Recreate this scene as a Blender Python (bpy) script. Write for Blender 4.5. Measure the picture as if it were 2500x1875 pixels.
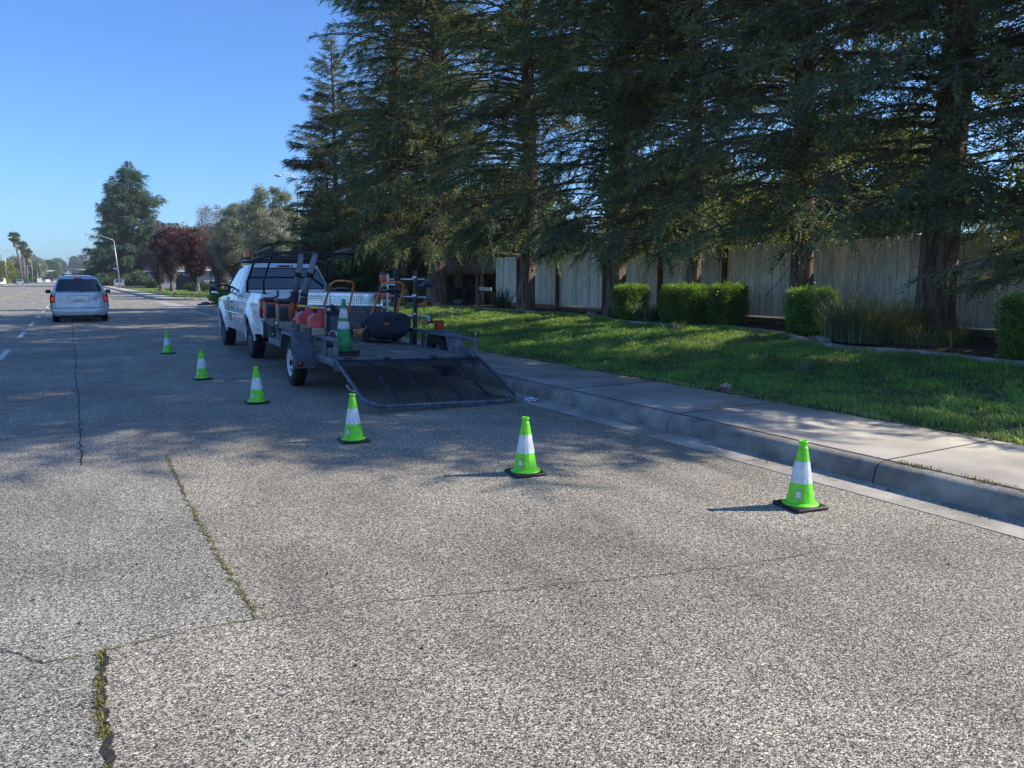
import bpy, bmesh, math, random
import numpy as np
from mathutils import Vector, Matrix

# ------------------------------------------------------------------ scene, camera, light
sc = bpy.context.scene
C = sc.collection
R = math.radians
for o in list(bpy.data.objects):
    bpy.data.objects.remove(o)

cam_d = bpy.data.cameras.new('camera'); cam = bpy.data.objects.new('camera', cam_d); C.objects.link(cam)
cam.location = (0, 0, 1.6)
cam.rotation_euler = (R(90 - 7.747), 0, R(-29.493))
cam_d.sensor_width = 36; cam_d.lens = 36 * 1878 / 2500
cam_d.clip_start = 0.05; cam_d.clip_end = 5000
sc.camera = cam

SUN_EL = R(36.3)
SUN_DIR = Vector((0.92, -0.39, 0)).normalized() * math.cos(SUN_EL) + Vector((0, 0, math.sin(SUN_EL)))
world = bpy.data.worlds.new('World'); sc.world = world; world.use_nodes = True
wn = world.node_tree; wn.nodes.clear()
sky = wn.nodes.new('ShaderNodeTexSky'); sky.sky_type = 'NISHITA'; sky.sun_disc = False
sky.sun_elevation = SUN_EL
sky.sun_rotation = math.atan2(SUN_DIR.x, SUN_DIR.y)
sky.air_density = 1.0; sky.dust_density = 0.9; sky.ozone_density = 3.0; sky.altitude = 100
hs = wn.nodes.new('ShaderNodeHueSaturation'); hs.inputs['Saturation'].default_value = 1.0
bg = wn.nodes.new('ShaderNodeBackground'); bg.inputs['Strength'].default_value = 0.057
wo = wn.nodes.new('ShaderNodeOutputWorld')
wn.links.new(sky.outputs[0], hs.inputs['Color']); tint = wn.nodes.new('ShaderNodeMix'); tint.data_type = 'RGBA'; tint.blend_type = 'MULTIPLY'; tint.inputs[0].default_value = 1.0; tint.inputs[7].default_value = (.62, .92, 1.34, 1)
wn.links.new(hs.outputs[0], tint.inputs[6]); wn.links.new(tint.outputs[2], bg.inputs[0]); wn.links.new(bg.outputs[0], wo.inputs[0])
sun_d = bpy.data.lights.new('sun', 'SUN'); sun_d.energy = 2.2; sun_d.angle = R(0.55); sun_d.color = (1.0, 0.9, 0.76)
sun = bpy.data.objects.new('sun', sun_d); C.objects.link(sun)
sun.rotation_euler = SUN_DIR.to_track_quat('Z', 'Y').to_euler(); sun.location = SUN_DIR * 50
sc.view_settings.view_transform = 'Standard'; sc.view_settings.look = 'None'
sc.view_settings.gamma = 1.0; sc.view_settings.use_curve_mapping = False
sc.view_settings.exposure = 1.56
sc.cycles.max_bounces = 8; sc.cycles.diffuse_bounces = 5; sc.cycles.glossy_bounces = 3
sc.cycles.transparent_max_bounces = 4; sc.cycles.transmission_bounces = 3
sc.cycles.sample_clamp_indirect = 6.0
sc.cycles.use_denoising = True; sc.cycles.denoiser = 'OPENIMAGEDENOISE'; sc.cycles.denoising_prefilter = 'NONE'; sc.cycles.denoising_input_passes = 'RGB_ALBEDO_NORMAL'

# ------------------------------------------------------------------ materials
def _n(nt, t): return nt.nodes.new(t)

def mat(name, col, rough=0.6, metal=0.0, var=0.12, scale=4.0, bump=0.0, bscale=40.0, coat=0.0, coat_rough=0.05,
        col2=None, attr=None, attr_cols=None, emit=None, emit_s=0.0, transl=0.0, detail=4.0, stretch=None, spec=None, alpha_glass=False):
    m = bpy.data.materials.new(name); m.use_nodes = True
    nt = m.node_tree; b = nt.nodes['Principled BSDF']; out = nt.nodes['Material Output']; L = nt.links
    tc = _n(nt, 'ShaderNodeTexCoord'); vec = tc.outputs['Object']
    if stretch:
        mp = _n(nt, 'ShaderNodeMapping'); mp.inputs['Scale'].default_value = stretch
        L.new(vec, mp.inputs['Vector']); vec = mp.outputs[0]
    nz = _n(nt, 'ShaderNodeTexNoise'); nz.inputs['Scale'].default_value = scale; nz.inputs['Detail'].default_value = detail
    L.new(vec, nz.inputs['Vector'])
    c2 = col2 if col2 else tuple(c * (1 - 2.2 * var) for c in col)
    c1 = col if col2 else tuple(min(1, c * (1 + 0.6 * var)) for c in col)
    rp = _n(nt, 'ShaderNodeMapRange'); rp.inputs['From Min'].default_value = 0.35; rp.inputs['From Max'].default_value = 0.65
    L.new(nz.outputs['Fac'], rp.inputs['Value'])
    mx = _n(nt, 'ShaderNodeMix'); mx.data_type = 'RGBA'
    mx.inputs[6].default_value = (*c1, 1); mx.inputs[7].default_value = (*c2, 1)
    L.new(rp.outputs[0], mx.inputs[0])
    colout = mx.outputs[2]
    if attr:
        at = _n(nt, 'ShaderNodeAttribute'); at.attribute_name = attr
        cr = _n(nt, 'ShaderNodeValToRGB'); cr.color_ramp.elements[0].color = (*attr_cols[0], 1); cr.color_ramp.elements[1].color = (*attr_cols[-1], 1)
        for i, cc in enumerate(attr_cols[1:-1]):
            e = cr.color_ramp.elements.new((i + 1) / (len(attr_cols) - 1)); e.color = (*cc, 1)
        L.new(at.outputs['Fac'], cr.inputs[0])
        m2 = _n(nt, 'ShaderNodeMix'); m2.data_type = 'RGBA'; m2.blend_type = 'MULTIPLY'; m2.inputs[0].default_value = 1.0
        L.new(colout, m2.inputs[6]); L.new(cr.outputs[0], m2.inputs[7]); colout = m2.outputs[2]
    L.new(colout, b.inputs['Base Color'])
    b.inputs['Roughness'].default_value = rough; b.inputs['Metallic'].default_value = metal
    b.inputs['Coat Weight'].default_value = coat; b.inputs['Coat Roughness'].default_value = coat_rough
    if spec is not None: b.inputs['Specular IOR Level'].default_value = spec
    if emit: b.inputs['Emission Color'].default_value = (*emit, 1); b.inputs['Emission Strength'].default_value = emit_s
    if bump:
        n2 = _n(nt, 'ShaderNodeTexNoise'); n2.inputs['Scale'].default_value = bscale; n2.inputs['Detail'].default_value = 5
        L.new(vec, n2.inputs['Vector'])
        bp = _n(nt, 'ShaderNodeBump'); bp.inputs['Strength'].default_value = bump; bp.inputs['Distance'].default_value = 0.02
        L.new(n2.outputs['Fac'], bp.inputs['Height']); L.new(bp.outputs[0], b.inputs['Normal'])
    if transl:
        tr = _n(nt, 'ShaderNodeBsdfTranslucent'); ms = _n(nt, 'ShaderNodeMixShader'); ms.inputs[0].default_value = transl
        g = _n(nt, 'ShaderNodeMix'); g.data_type = 'RGBA'; g.blend_type = 'MULTIPLY'; g.inputs[0].default_value = 1.0
        g.inputs[7].default_value = (1.7, 1.5, 0.55, 1)
        L.new(colout, g.inputs[6]); L.new(g.outputs[2], tr.inputs['Color'])
        L.new(b.outputs[0], ms.inputs[1]); L.new(tr.outputs[0], ms.inputs[2]); L.new(ms.outputs[0], out.inputs[0])
    return m

def asphalt_mat():
    m = bpy.data.materials.new('chip_seal_asphalt'); m.use_nodes = True
    nt = m.node_tree; b = nt.nodes['Principled BSDF']; L = nt.links
    tc = _n(nt, 'ShaderNodeTexCoord')
    wz = _n(nt, 'ShaderNodeTexNoise'); wz.inputs['Scale'].default_value = 90; wz.inputs['Detail'].default_value = 2
    L.new(tc.outputs['Object'], wz.inputs['Vector'])
    wm = _n(nt, 'ShaderNodeVectorMath'); wm.operation = 'MULTIPLY_ADD'; wm.inputs[1].default_value = (.008, .008, 0)
    L.new(wz.outputs['Color'], wm.inputs[0]); L.new(tc.outputs['Object'], wm.inputs[2])
    v = _n(nt, 'ShaderNodeTexVoronoi'); v.inputs['Scale'].default_value = 185; v.voronoi_dimensions = '2D'
    L.new(wm.outputs[0], v.inputs['Vector'])
    sp = _n(nt, 'ShaderNodeSeparateColor'); L.new(v.outputs['Color'], sp.inputs[0])
    cr = _n(nt, 'ShaderNodeValToRGB'); e = cr.color_ramp.elements
    e[0].position = 0.0; e[0].color = (.03, .031, .034, 1)
    e[1].position = 1.0; e[1].color = (.9, .87, .79, 1)
    for p, c in ((.22, (.09, .09, .093)), (.42, (.25, .244, .232)), (.7, (.41, .395, .36)), (.88, (.64, .61, .54))):
        k = e.new(p); k.color = (*c, 1)
    L.new(sp.outputs[0], cr.inputs[0])
    # dark binder between the stones
    dm = _n(nt, 'ShaderNodeMapRange'); dm.inputs['From Min'].default_value = 0.35; dm.inputs['From Max'].default_value = 0.8
    dm.inputs['To Min'].default_value = 1.0; dm.inputs['To Max'].default_value = 0.42
    L.new(v.outputs['Distance'], dm.inputs['Value'])
    mul = _n(nt, 'ShaderNodeMix'); mul.data_type = 'RGBA'; mul.blend_type = 'MULTIPLY'; mul.inputs[0].default_value = 1
    L.new(cr.outputs[0], mul.inputs[6]); L.new(dm.outputs[0], mul.inputs[7])
    # large wear patches and faint wheel tracks
    big = _n(nt, 'ShaderNodeTexNoise'); big.inputs['Scale'].default_value = 0.45; big.inputs['Detail'].default_value = 7
    L.new(tc.outputs['Object'], big.inputs['Vector'])
    mr = _n(nt, 'ShaderNodeMapRange'); mr.inputs['From Min'].default_value = .3; mr.inputs['From Max'].default_value = .7
    mr.inputs['To Min'].default_value = .74; mr.inputs['To Max'].default_value = 1.17
    L.new(big.outputs['Fac'], mr.inputs['Value'])
    m2 = _n(nt, 'ShaderNodeMix'); m2.data_type = 'RGBA'; m2.blend_type = 'MULTIPLY'; m2.inputs[0].default_value = 1
    L.new(mul.outputs[2], m2.inputs[6]); L.new(mr.outputs[0], m2.inputs[7])
    st = _n(nt, 'ShaderNodeTexNoise'); st.inputs['Scale'].default_value = 2.6; st.inputs['Detail'].default_value = 6
    mp = _n(nt, 'ShaderNodeMapping'); mp.inputs['Scale'].default_value = (1.0, .35, 1)
    L.new(tc.outputs['Object'], mp.inputs[0]); L.new(mp.outputs[0], st.inputs['Vector'])
    m3r = _n(nt, 'ShaderNodeMapRange'); m3r.inputs['From Min'].default_value = .3; m3r.inputs['From Max'].default_value = .6
    m3r.inputs['To Min'].default_value = .8; m3r.inputs['To Max'].default_value = 1.05
    L.new(st.outputs['Fac'], m3r.inputs['Value'])
    m3 = _n(nt, 'ShaderNodeMix'); m3.data_type = 'RGBA'; m3.blend_type = 'MULTIPLY'; m3.inputs[0].default_value = 1
    L.new(m2.outputs[2], m3.inputs[6]); L.new(m3r.outputs[0], m3.inputs[7])
    # older grey seal left of the long crack, browner patch right of it, plus oily stains
    sx = _n(nt, 'ShaderNodeSeparateXYZ'); L.new(tc.outputs['Object'], sx.inputs[0])
    ed = _n(nt, 'ShaderNodeMapRange'); ed.inputs['From Min'].default_value = -.03; ed.inputs['From Max'].default_value = .03
    yst = _n(nt, 'ShaderNodeMath'); yst.operation = 'GREATER_THAN'; yst.inputs[1].default_value = 3.62; L.new(sx.outputs[1], yst.inputs[0])
    yof = _n(nt, 'ShaderNodeMath'); yof.operation = 'MULTIPLY_ADD'; yof.inputs[1].default_value = -.64; L.new(yst.outputs[0], yof.inputs[0]); L.new(sx.outputs[0], yof.inputs[2]); L.new(yof.outputs[0], ed.inputs['Value'])
    tn = _n(nt, 'ShaderNodeMix'); tn.data_type = 'RGBA'; tn.inputs[6].default_value = (1.06, 1.02, .91, 1); tn.inputs[7].default_value = (1.12, 1.05, .90, 1); L.new(ed.outputs[0], tn.inputs[0])
    m4 = _n(nt, 'ShaderNodeMix'); m4.data_type = 'RGBA'; m4.blend_type = 'MULTIPLY'; m4.inputs[0].default_value = 1
    L.new(m3.outputs[2], m4.inputs[6]); L.new(tn.outputs[2], m4.inputs[7])
    on = _n(nt, 'ShaderNodeTexNoise'); on.inputs['Scale'].default_value = 1.1; on.inputs['Detail'].default_value = 3; on.inputs['Roughness'].default_value = .4; L.new(tc.outputs['Object'], on.inputs['Vector'])
    orr = _n(nt, 'ShaderNodeMapRange'); orr.inputs['From Min'].default_value = .66; orr.inputs['From Max'].default_value = .76; orr.inputs['To Min'].default_value = 1; orr.inputs['To Max'].default_value = .72; L.new(on.outputs['Fac'], orr.inputs['Value'])
    m5 = _n(nt, 'ShaderNodeMix'); m5.data_type = 'RGBA'; m5.blend_type = 'MULTIPLY'; m5.inputs[0].default_value = 1
    L.new(m4.outputs[2], m5.inputs[6]); L.new(orr.outputs[0], m5.inputs[7])
    md = _n(nt, 'ShaderNodeTexNoise'); md.inputs['Scale'].default_value = 48; md.inputs['Detail'].default_value = 3; md.inputs['Roughness'].default_value = .7; L.new(tc.outputs['Object'], md.inputs['Vector'])
    mdr = _n(nt, 'ShaderNodeMapRange'); mdr.inputs['From Min'].default_value = .35; mdr.inputs['From Max'].default_value = .65; mdr.inputs['To Min'].default_value = .68; mdr.inputs['To Max'].default_value = 1.3; L.new(md.outputs['Fac'], mdr.inputs['Value'])
    m6 = _n(nt, 'ShaderNodeMix'); m6.data_type = 'RGBA'; m6.blend_type = 'MULTIPLY'; m6.inputs[0].default_value = 1
    L.new(m5.outputs[2], m6.inputs[6]); L.new(mdr.outputs[0], m6.inputs[7])
    L.new(m6.outputs[2], b.inputs['Base Color'])
    b.inputs['Roughness'].default_value = .82; b.inputs['Specular IOR Level'].default_value = .35
    bp = _n(nt, 'ShaderNodeBump'); bp.inputs['Strength'].default_value = .55; bp.inputs['Distance'].default_value = .004; bp.invert = True
    L.new(v.outputs['Distance'], bp.inputs['Height']); L.new(bp.outputs[0], b.inputs['Normal'])
    return m

M = {}
M['asphalt'] = asphalt_mat()
M['concrete'] = mat('weathered_concrete', (.44, .405, .345), .9, var=.17, scale=1.3, bump=.25, bscale=120, detail=9)
M['kerb'] = mat('kerb_concrete', (.33, .30, .25), .92, var=.22, scale=3.2, bump=.45, bscale=70, detail=9)
M['gutter'] = mat('gutter_concrete', (.48, .44, .37), .92, var=.2, scale=2.2, bump=.4, bscale=90, detail=9)
M['joint'] = mat('joint_dirt', (.06, .055, .045), .95, var=.3, scale=20)
M['turf'] = mat('turf_soil', (.05, .075, .022), .95, var=.3, scale=3, bump=.5, bscale=25, col2=(.045, .04, .022))
M['verge'] = mat('verge_ground', (.16, .17, .07), .95, var=.3, scale=.15, bump=.4, bscale=5, col2=(.2, .17, .11))
M['soil'] = mat('bed_soil', (.05, .037, .027), .95, var=.3, scale=6, bump=.9, bscale=22)
M['blade'] = mat('grass_blade', (.6, .6, .6), .55, var=.1, scale=.9, col2=(.85, .95, .8), attr='v',
                 attr_cols=[(.12, .25, .07), (.2, .38, .1), (.3, .5, .13), (.46, .6, .17), (.6, .58, .3)], transl=.35)
M['weed'] = mat('weed_green', (1, 1, 1), .7, var=.05, attr='v', attr_cols=[(.12, .12, .035), (.22, .21, .06), (.33, .3, .11)], transl=.2)
M['line_white'] = mat('white_lane_paint', (.72, .71, .68), .7, var=.25, scale=14, bump=.3, bscale=100)
M['line_yellow'] = mat('yellow_lane_paint', (.6, .42, .1), .7, var=.25, scale=9)
M['moss'] = mat('mossy_crack', (.2, .185, .09), .95, var=.3, scale=20, bump=.5)
M['tar'] = mat('crack_tar', (.035, .034, .032), .9, var=.3, scale=20, bump=.5)
M['bark'] = mat('redwood_bark', (.22, .145, .105), .95, var=.34, scale=3.2, bump=1.0, bscale=10, stretch=(5, 5, .6), detail=8)
M['bark_grey'] = mat('grey_bark', (.2, .17, .145), .92, var=.3, scale=4, bump=.8, bscale=12, stretch=(3, 3, .8))
M['twig'] = mat('dry_branch', (.17, .13, .1), .9, var=.25, scale=6)
def leafmat(name, cols, transl=.36, rough=.5, scale=.5):
    return mat(name, (1, 1, 1), rough, var=.14, scale=scale, attr='v', attr_cols=cols, transl=transl, spec=.35)
M['redwood'] = leafmat('redwood_needles', [(.075, .14, .075), (.13, .215, .115), (.19, .29, .14), (.28, .36, .15), (.46, .34, .16)])
M['fir'] = leafmat('pale_conifer_needles', [(.08, .13, .08), (.14, .19, .1), (.2, .24, .13), (.28, .28, .15)], .3)
M['cedar'] = leafmat('cedar_needles', [(.05, .1, .07), (.09, .16, .1), (.14, .22, .11), (.24, .29, .16)], .3)
M['olive'] = leafmat('grey_green_leaves', [(.13, .18, .14), (.24, .29, .23), (.4, .44, .37), (.6, .62, .54)], .3, .35)
M['plum'] = leafmat('purple_leaves', [(.08, .035, .05), (.14, .06, .08), (.2, .095, .11), (.3, .19, .18)], .3)
M['pinkbud'] = leafmat('pink_brown_buds', [(.16, .1, .09), (.25, .16, .14), (.36, .25, .22)], .3)
M['greytwig'] = leafmat('grey_twigs', [(.1, .085, .075), (.17, .15, .12), (.24, .22, .17)], .2)
M['broad'] = leafmat('mid_green_leaves', [(.035, .075, .03), (.06, .115, .045), (.1, .17, .06), (.16, .23, .08)], .3)
M['lime'] = leafmat('yellow_green_leaves', [(.1, .14, .03), (.19, .24, .05), (.3, .33, .08), (.4, .4, .13)], .4)
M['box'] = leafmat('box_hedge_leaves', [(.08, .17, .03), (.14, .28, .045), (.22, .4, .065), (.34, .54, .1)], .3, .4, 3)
M['strap'] = leafmat('strap_leaves', [(.07, .12, .06), (.12, .18, .085), (.18, .24, .12), (.48, .48, .32)], .2)
M['palm'] = leafmat('palm_fronds', [(.06, .1, .035), (.1, .15, .05), (.16, .2, .08), (.32, .27, .16)], .25)
M['fence'] = mat('weathered_whitewash', (.95, .86, .69), .9, var=.16, scale=5, bump=.5, bscale=30, stretch=(1.5, 4, .5), attr='v',
                 attr_cols=[(.68, .68, .68), (.84, .83, .82), (1, .99, .97)], detail=8)
M['knot_gap'] = mat('dark_knot_and_gap_shade', (.05, .035, .025), .9)
M['redpost'] = mat('red_brown_post', (.16, .07, .045), .85, var=.25, scale=5, bump=.4, stretch=(4, 4, .6))
M['oldwood'] = mat('old_grey_brown_wood', (.2, .155, .12), .9, var=.25, scale=5, bump=.5, stretch=(4, 4, .6))
M['palewood'] = mat('pale_board', (.62, .58, .5), .85, var=.15, scale=9)
M['darkwood'] = mat('dark_shed_boards', (.1, .085, .075), .9, var=.3, scale=3)
M['lime_plastic'] = mat('lime_green_vinyl', (.2, .82, .03), .42, var=.09, scale=14, detail=9, bump=.08, bscale=30)
M['green_plastic'] = mat('dark_green_vinyl', (.02, .3, .1), .5, var=.15, scale=9)
M['reflect'] = mat('reflective_collar', (.74, .8, .82), .28, var=.13, scale=3, stretch=(40, 40, 3))
M['dirty_reflect'] = mat('scuffed_collar', (.7, .72, .72), .5, var=.2, scale=40, detail=8)
M['rubber'] = mat('black_rubber', (.022, .022, .024), .6, var=.2, scale=30, bump=.1)
M['tyre'] = mat('tyre_rubber', (.02, .02, .021), .75, var=.25, scale=20, bump=.2, bscale=80)
M['blackmetal'] = mat('black_painted_metal', (.022, .024, .03), .42, var=.2, scale=20, bump=.05)
M['greymetal'] = mat('grey_blue_painted_steel', (.14, .165, .205), .5, metal=.25, var=.2, scale=12, bump=.1)
M['steel'] = mat('bare_steel', (.55, .56, .58), .35, metal=.9, var=.12, scale=10)
M['alu'] = mat('diamond_plate_aluminium', (.74, .75, .76), .18, metal=1.0, var=.08, scale=12)
M['galv'] = mat('galvanised_pole', (.5, .51, .52), .45, metal=.5, var=.1, scale=4)
M['whiterim'] = mat('white_rim_paint', (.75, .77, .8), .35, var=.08, scale=15)
M['truckpaint'] = mat('white_truck_paint', (.88, .88, .88), .3, var=.03, scale=2, coat=.9)
M['vanpaint'] = mat('pale_blue_silver_paint', (.66, .69, .71), .3, metal=.25, var=.04, scale=2, coat=.8)
M['silver'] = mat('silver_car_paint', (.55, .57, .6), .3, metal=.5, var=.04, coat=.8)
M['whitecar'] = mat('white_car_paint', (.78, .78, .78), .35, var=.04, coat=.8)
M['glass'] = mat('dark_tinted_glass', (.012, .014, .018), .04, var=.02, coat=.5, spec=.9)
M['paleglass'] = mat('sky_lit_side_glass', (.09, .12, .15), .03, var=.02, coat=1.0, spec=1.0)
M['mirrorglass'] = mat('mirror_glass', (.6, .62, .65), .03, metal=1, var=.02)
M['redlens'] = mat('red_lens', (.45, .012, .01), .15, var=.1, coat=.8)
M['redlit'] = mat('lit_brake_lens', (.8, .03, .02), .2, var=.1, coat=.8, emit=(1, .07, .03), emit_s=.1)
M['whitelens'] = mat('clear_lens', (.75, .75, .75), .1, var=.05, coat=.8)
M['amber'] = mat('amber_beacon', (.75, .17, .01), .2, var=.1, coat=.6)
M['orange'] = mat('orange_plastic', (.68, .12, .04), .4, var=.12, scale=12)
M['orangebar'] = mat('orange_handle_tube', (.8, .27, .08), .42, var=.12, scale=10)
M['darkplastic'] = mat('charcoal_plastic', (.065, .078, .095), .5, var=.2, scale=15)
M['greytube'] = mat('dusty_grey_tube', (.2, .215, .235), .55, var=.2, scale=9)
M['redplastic'] = mat('faded_red_plastic', (.62, .06, .07), .42, var=.15, scale=9)
M['yellow'] = mat('yellow_plastic', (.75, .52, .06), .45, var=.08)
M['whiteplastic'] = mat('dirty_white_plastic', (.6, .59, .55), .5, var=.15, scale=20)
M['khaki'] = mat('khaki_painted_steel', (.3, .28, .235), .6, var=.12, scale=15)
M['bag'] = mat('dark_navy_canvas', (.03, .04, .062), .85, var=.2, scale=20, bump=.3, bscale=120)
M['deckwood'] = mat('weathered_deck_planks', (.27, .255, .23), .85, var=.28, scale=4, bump=.4, stretch=(3, .4, 1), attr='v',
                    attr_cols=[(.7, .7, .72), (.9, .9, .9), (1, .99, .96)], detail=8)
M['clippings'] = mat('dry_clippings', (.2, .2, .08), .9, var=.3, scale=20)
M['redspool'] = mat('bright_red_line_spool', (.65, .03, .02), .4, var=.1, scale=20)
M['stucco_blue'] = mat('blue_grey_stucco', (.3, .36, .45), .9, var=.06)
M['stucco_white'] = mat('pale_stucco', (.48, .5, .53), .9, var=.06)
M['stucco_tan'] = mat('tan_stucco', (.5, .4, .28), .9, var=.1)
M['brick'] = mat('brown_brick', (.25, .14, .1), .9, var=.3, scale=12, bump=.4)
M['roof'] = mat('grey_brown_shingles', (.17, .14, .12), .9, var=.25, scale=8, bump=.5)
M['winframe'] = mat('white_window_frame', (.72, .73, .74), .5, var=.05)
M['winglass'] = mat('window_glass', (.08, .1, .12), .05, var=.1, coat=1.0)
M['brownfence'] = mat('brown_fence_boards', (.2, .14, .095), .9, var=.25, scale=3, stretch=(4, 4, .5), bump=.3)
M['signblue'] = mat('blue_street_sign', (.03, .1, .4), .5, var=.05)
M['black'] = mat('dull_black', (.012, .012, .014), .7, var=.1)
M['decalgreen'] = mat('green_door_decal', (.1, .26, .1), .5, var=.1)
M['decaltan'] = mat('olive_door_decal', (.3, .35, .2), .5, var=.15)
M['decaltext'] = mat('white_decal_print', (.55, .6, .5), .5, var=.05)
M['paper'] = mat('crumpled_paper', (.55, .45, .36), .7, var=.2, scale=30)
M['pink'] = mat('pink_print', (.5, .12, .18), .6, var=.2, scale=30)
M['foil'] = mat('crushed_foil', (.7, .72, .75), .3, metal=.8, var=.15, scale=40)
M['plate'] = mat('licence_plate_white', (.8, .8, .78), .4, var=.05)
M['platetext'] = mat('dark_blue_text', (.03, .05, .14), .5, var=.02)
M['rock'] = mat('grey_rock', (.25, .23, .21), .9, var=.3, scale=6, bump=.7)
M['mulch'] = mat('brown_leaf_litter', (.13, .08, .05), .9, var=.3)
M['terracotta'] = mat('brown_planter', (.2, .12, .09), .8)

# ------------------------------------------------------------------ objects
def tag(o, label=None, cat=None, group=None, kind=None):
    if label: o['label'] = label
    if cat: o['category'] = cat
    if group: o['group'] = group
    if kind: o['kind'] = kind
    return o

def thing(name, label, cat, loc=(0, 0, 0), rz=0.0, group=None, rot=None):
    o = bpy.data.objects.new(name, None); C.objects.link(o)
    o.location = loc; o.rotation_euler = rot if rot else (0, 0, rz); o.empty_display_size = .2
    return tag(o, label, cat, group)

def link(name, me, parent=None, loc=None, rot=None):
    o = bpy.data.objects.new(name, me); C.objects.link(o)
    if parent: o.parent = parent
    if loc is not None: o.location = loc
    if rot is not None: o.rotation_euler = rot
    return o

def children(o): return [c for c in bpy.data.objects if c.parent == o]

def copy_tree(o, parent=None):
    kids = children(o)
    c = o.copy(); C.objects.link(c); c.parent = parent
    for ch in kids: copy_tree(ch, c)
    return c

class MB:
    """Collects shapes with material slots and links them as one mesh object."""
    def __init__(self): self.v = []; self.f = []; self.m = []; self.mats = []; self.s = []
    def mi(self, m):
        if m not in self.mats: self.mats.append(m)
        return self.mats.index(m)
    def add(self, vs, fs, m, smooth=False):
        b = len(self.v); k = self.mi(m)
        self.v += [tuple(p) for p in vs]
        for f in fs: self.f.append(tuple(b + i for i in f)); self.m.append(k); self.s.append(smooth)
        return self
    def box(self, c, s, m, rz=0.0, rx=0.0, ry=0.0, bev=0.0):
        x, y, z = s[0] / 2, s[1] / 2, s[2] / 2
        mt = Matrix.Translation(c) @ Matrix.Rotation(rz, 4, 'Z') @ Matrix.Rotation(ry, 4, 'Y') @ Matrix.Rotation(rx, 4, 'X')
        if bev <= 0:
            vs = [mt @ Vector((a * x, b * y, d * z)) for a in (-1, 1) for b in (-1, 1) for d in (-1, 1)]
            fs = [(0, 1, 3, 2), (4, 6, 7, 5), (0, 4, 5, 1), (2, 3, 7, 6), (0, 2, 6, 4), (1, 5, 7, 3)]
            return self.add(vs, fs, m)
        bm = bmesh.new(); bmesh.ops.create_cube(bm, size=1.0)
        bmesh.ops.scale(bm, vec=(s[0], s[1], s[2]), verts=bm.verts)
        bmesh.ops.bevel(bm, geom=bm.edges[:], offset=min(bev, min(s) * .45), segments=2, affect='EDGES', profile=.5)
        bm.verts.index_update()
        vs = [mt @ v.co for v in bm.verts]; fs = [tuple(v.index for v in f.verts) for f in bm.faces]
        bm.free(); return self.add(vs, fs, m, True)
    def tube(self, pts, r, m, n=8, caps=True, smooth=True):
        pts = [Vector(p) for p in pts]; k = len(pts)
        rs = list(r) if hasattr(r, '__len__') else [r] * k
        vs = []; fs = []; ref = None
        for i, p in enumerate(pts):
            t = (pts[min(i + 1, k - 1)] - pts[max(i - 1, 0)]).normalized()
            if ref is None: ref = Vector((0, 0, 1)) if abs(t.z) < .9 else Vector((1, 0, 0))
            a = t.cross(ref).normalized(); b = t.cross(a).normalized(); ref = a.cross(t).normalized() if abs(t.dot(ref)) > .999 else ref
            for j in range(n):
                an = 2 * math.pi * j / n
                vs.append(p + a * math.cos(an) * rs[i] + b * math.sin(an) * rs[i])
        for i in range(k - 1):
            for j in range(n):
                fs.append((i * n + j, i * n + (j + 1) % n, (i + 1) * n + (j + 1) % n, (i + 1) * n + j))
        if caps: fs.append(tuple(range(n - 1, -1, -1))); fs.append(tuple((k - 1) * n + j for j in range(n)))
        return self.add(vs, fs, m, smooth)
    def sqtube(self, p0, p1, w, h, m):
        p0 = Vector(p0); p1 = Vector(p1); t = (p1 - p0).normalized()
        ref = Vector((0, 0, 1)) if abs(t.z) < .95 else Vector((0, 1, 0))
        a = t.cross(ref).normalized() * w / 2; b = a.cross(t).normalized() * h / 2
        vs = [p + sa * a + sb * b for p in (p0, p1) for sa, sb in ((-1, -1), (1, -1), (1, 1), (-1, 1))]
        return self.add(vs, [(0, 1, 2, 3), (7, 6, 5, 4), (0, 4, 5, 1), (1, 5, 6, 2), (2, 6, 7, 3), (3, 7, 4, 0)], m)
    def lathe(self, prof, m, n=24, c=(0, 0, 0), axis='z', smooth=True, scale=(1, 1), caps=True):
        vs = []; fs = []; k = len(prof)
        for (r, h) in prof:
            for j in range(n):
                an = 2 * math.pi * j / n; x, y = r * math.cos(an) * scale[0], r * math.sin(an) * scale[1]
                p = (x, y, h) if axis == 'z' else ((h, x, y) if axis == 'x' else (x, h, y))
                vs.append((p[0] + c[0], p[1] + c[1], p[2] + c[2]))
        for i in range(k - 1):
            for j in range(n): fs.append((i * n + j, i * n + (j + 1) % n, (i + 1) * n + (j + 1) % n, (i + 1) * n + j))
        if caps: fs.append(tuple(range(n - 1, -1, -1))); fs.append(tuple((k - 1) * n + j for j in range(n)))
        return self.add(vs, fs, m, smooth)
    def prism(self, poly, lo, hi, m, axis='x', smooth=False):
        """poly: 2-D points in the plane across axis; extruded from lo to hi."""
        n = len(poly); vs = []
        for h in (lo, hi):
            for a, b in poly: vs.append({'x': (h, a, b), 'y': (a, h, b), 'z': (a, b, h)}[axis])
        fs = [tuple(range(n - 1, -1, -1)), tuple(range(n, 2 * n))] + [(i, (i + 1) % n, n + (i + 1) % n, n + i) for i in range(n)]
        return self.add(vs, fs, m, smooth)
    def grid(self, P, m, smooth=True, flip=False):
        """P: rows of points"""
        r = len(P); c = len(P[0]); vs = [p for row in P for p in row]; fs = []
        for i in range(r - 1):
            for j in range(c - 1):
                q = (i * c + j, i * c + j + 1, (i + 1) * c + j + 1, (i + 1) * c + j)
                fs.append(q[::-1] if flip else q)
        return self.add(vs, fs, m, smooth)
    def xform(self, mt):
        self.v = [tuple(mt @ Vector(p)) for p in self.v]; return self
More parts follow.
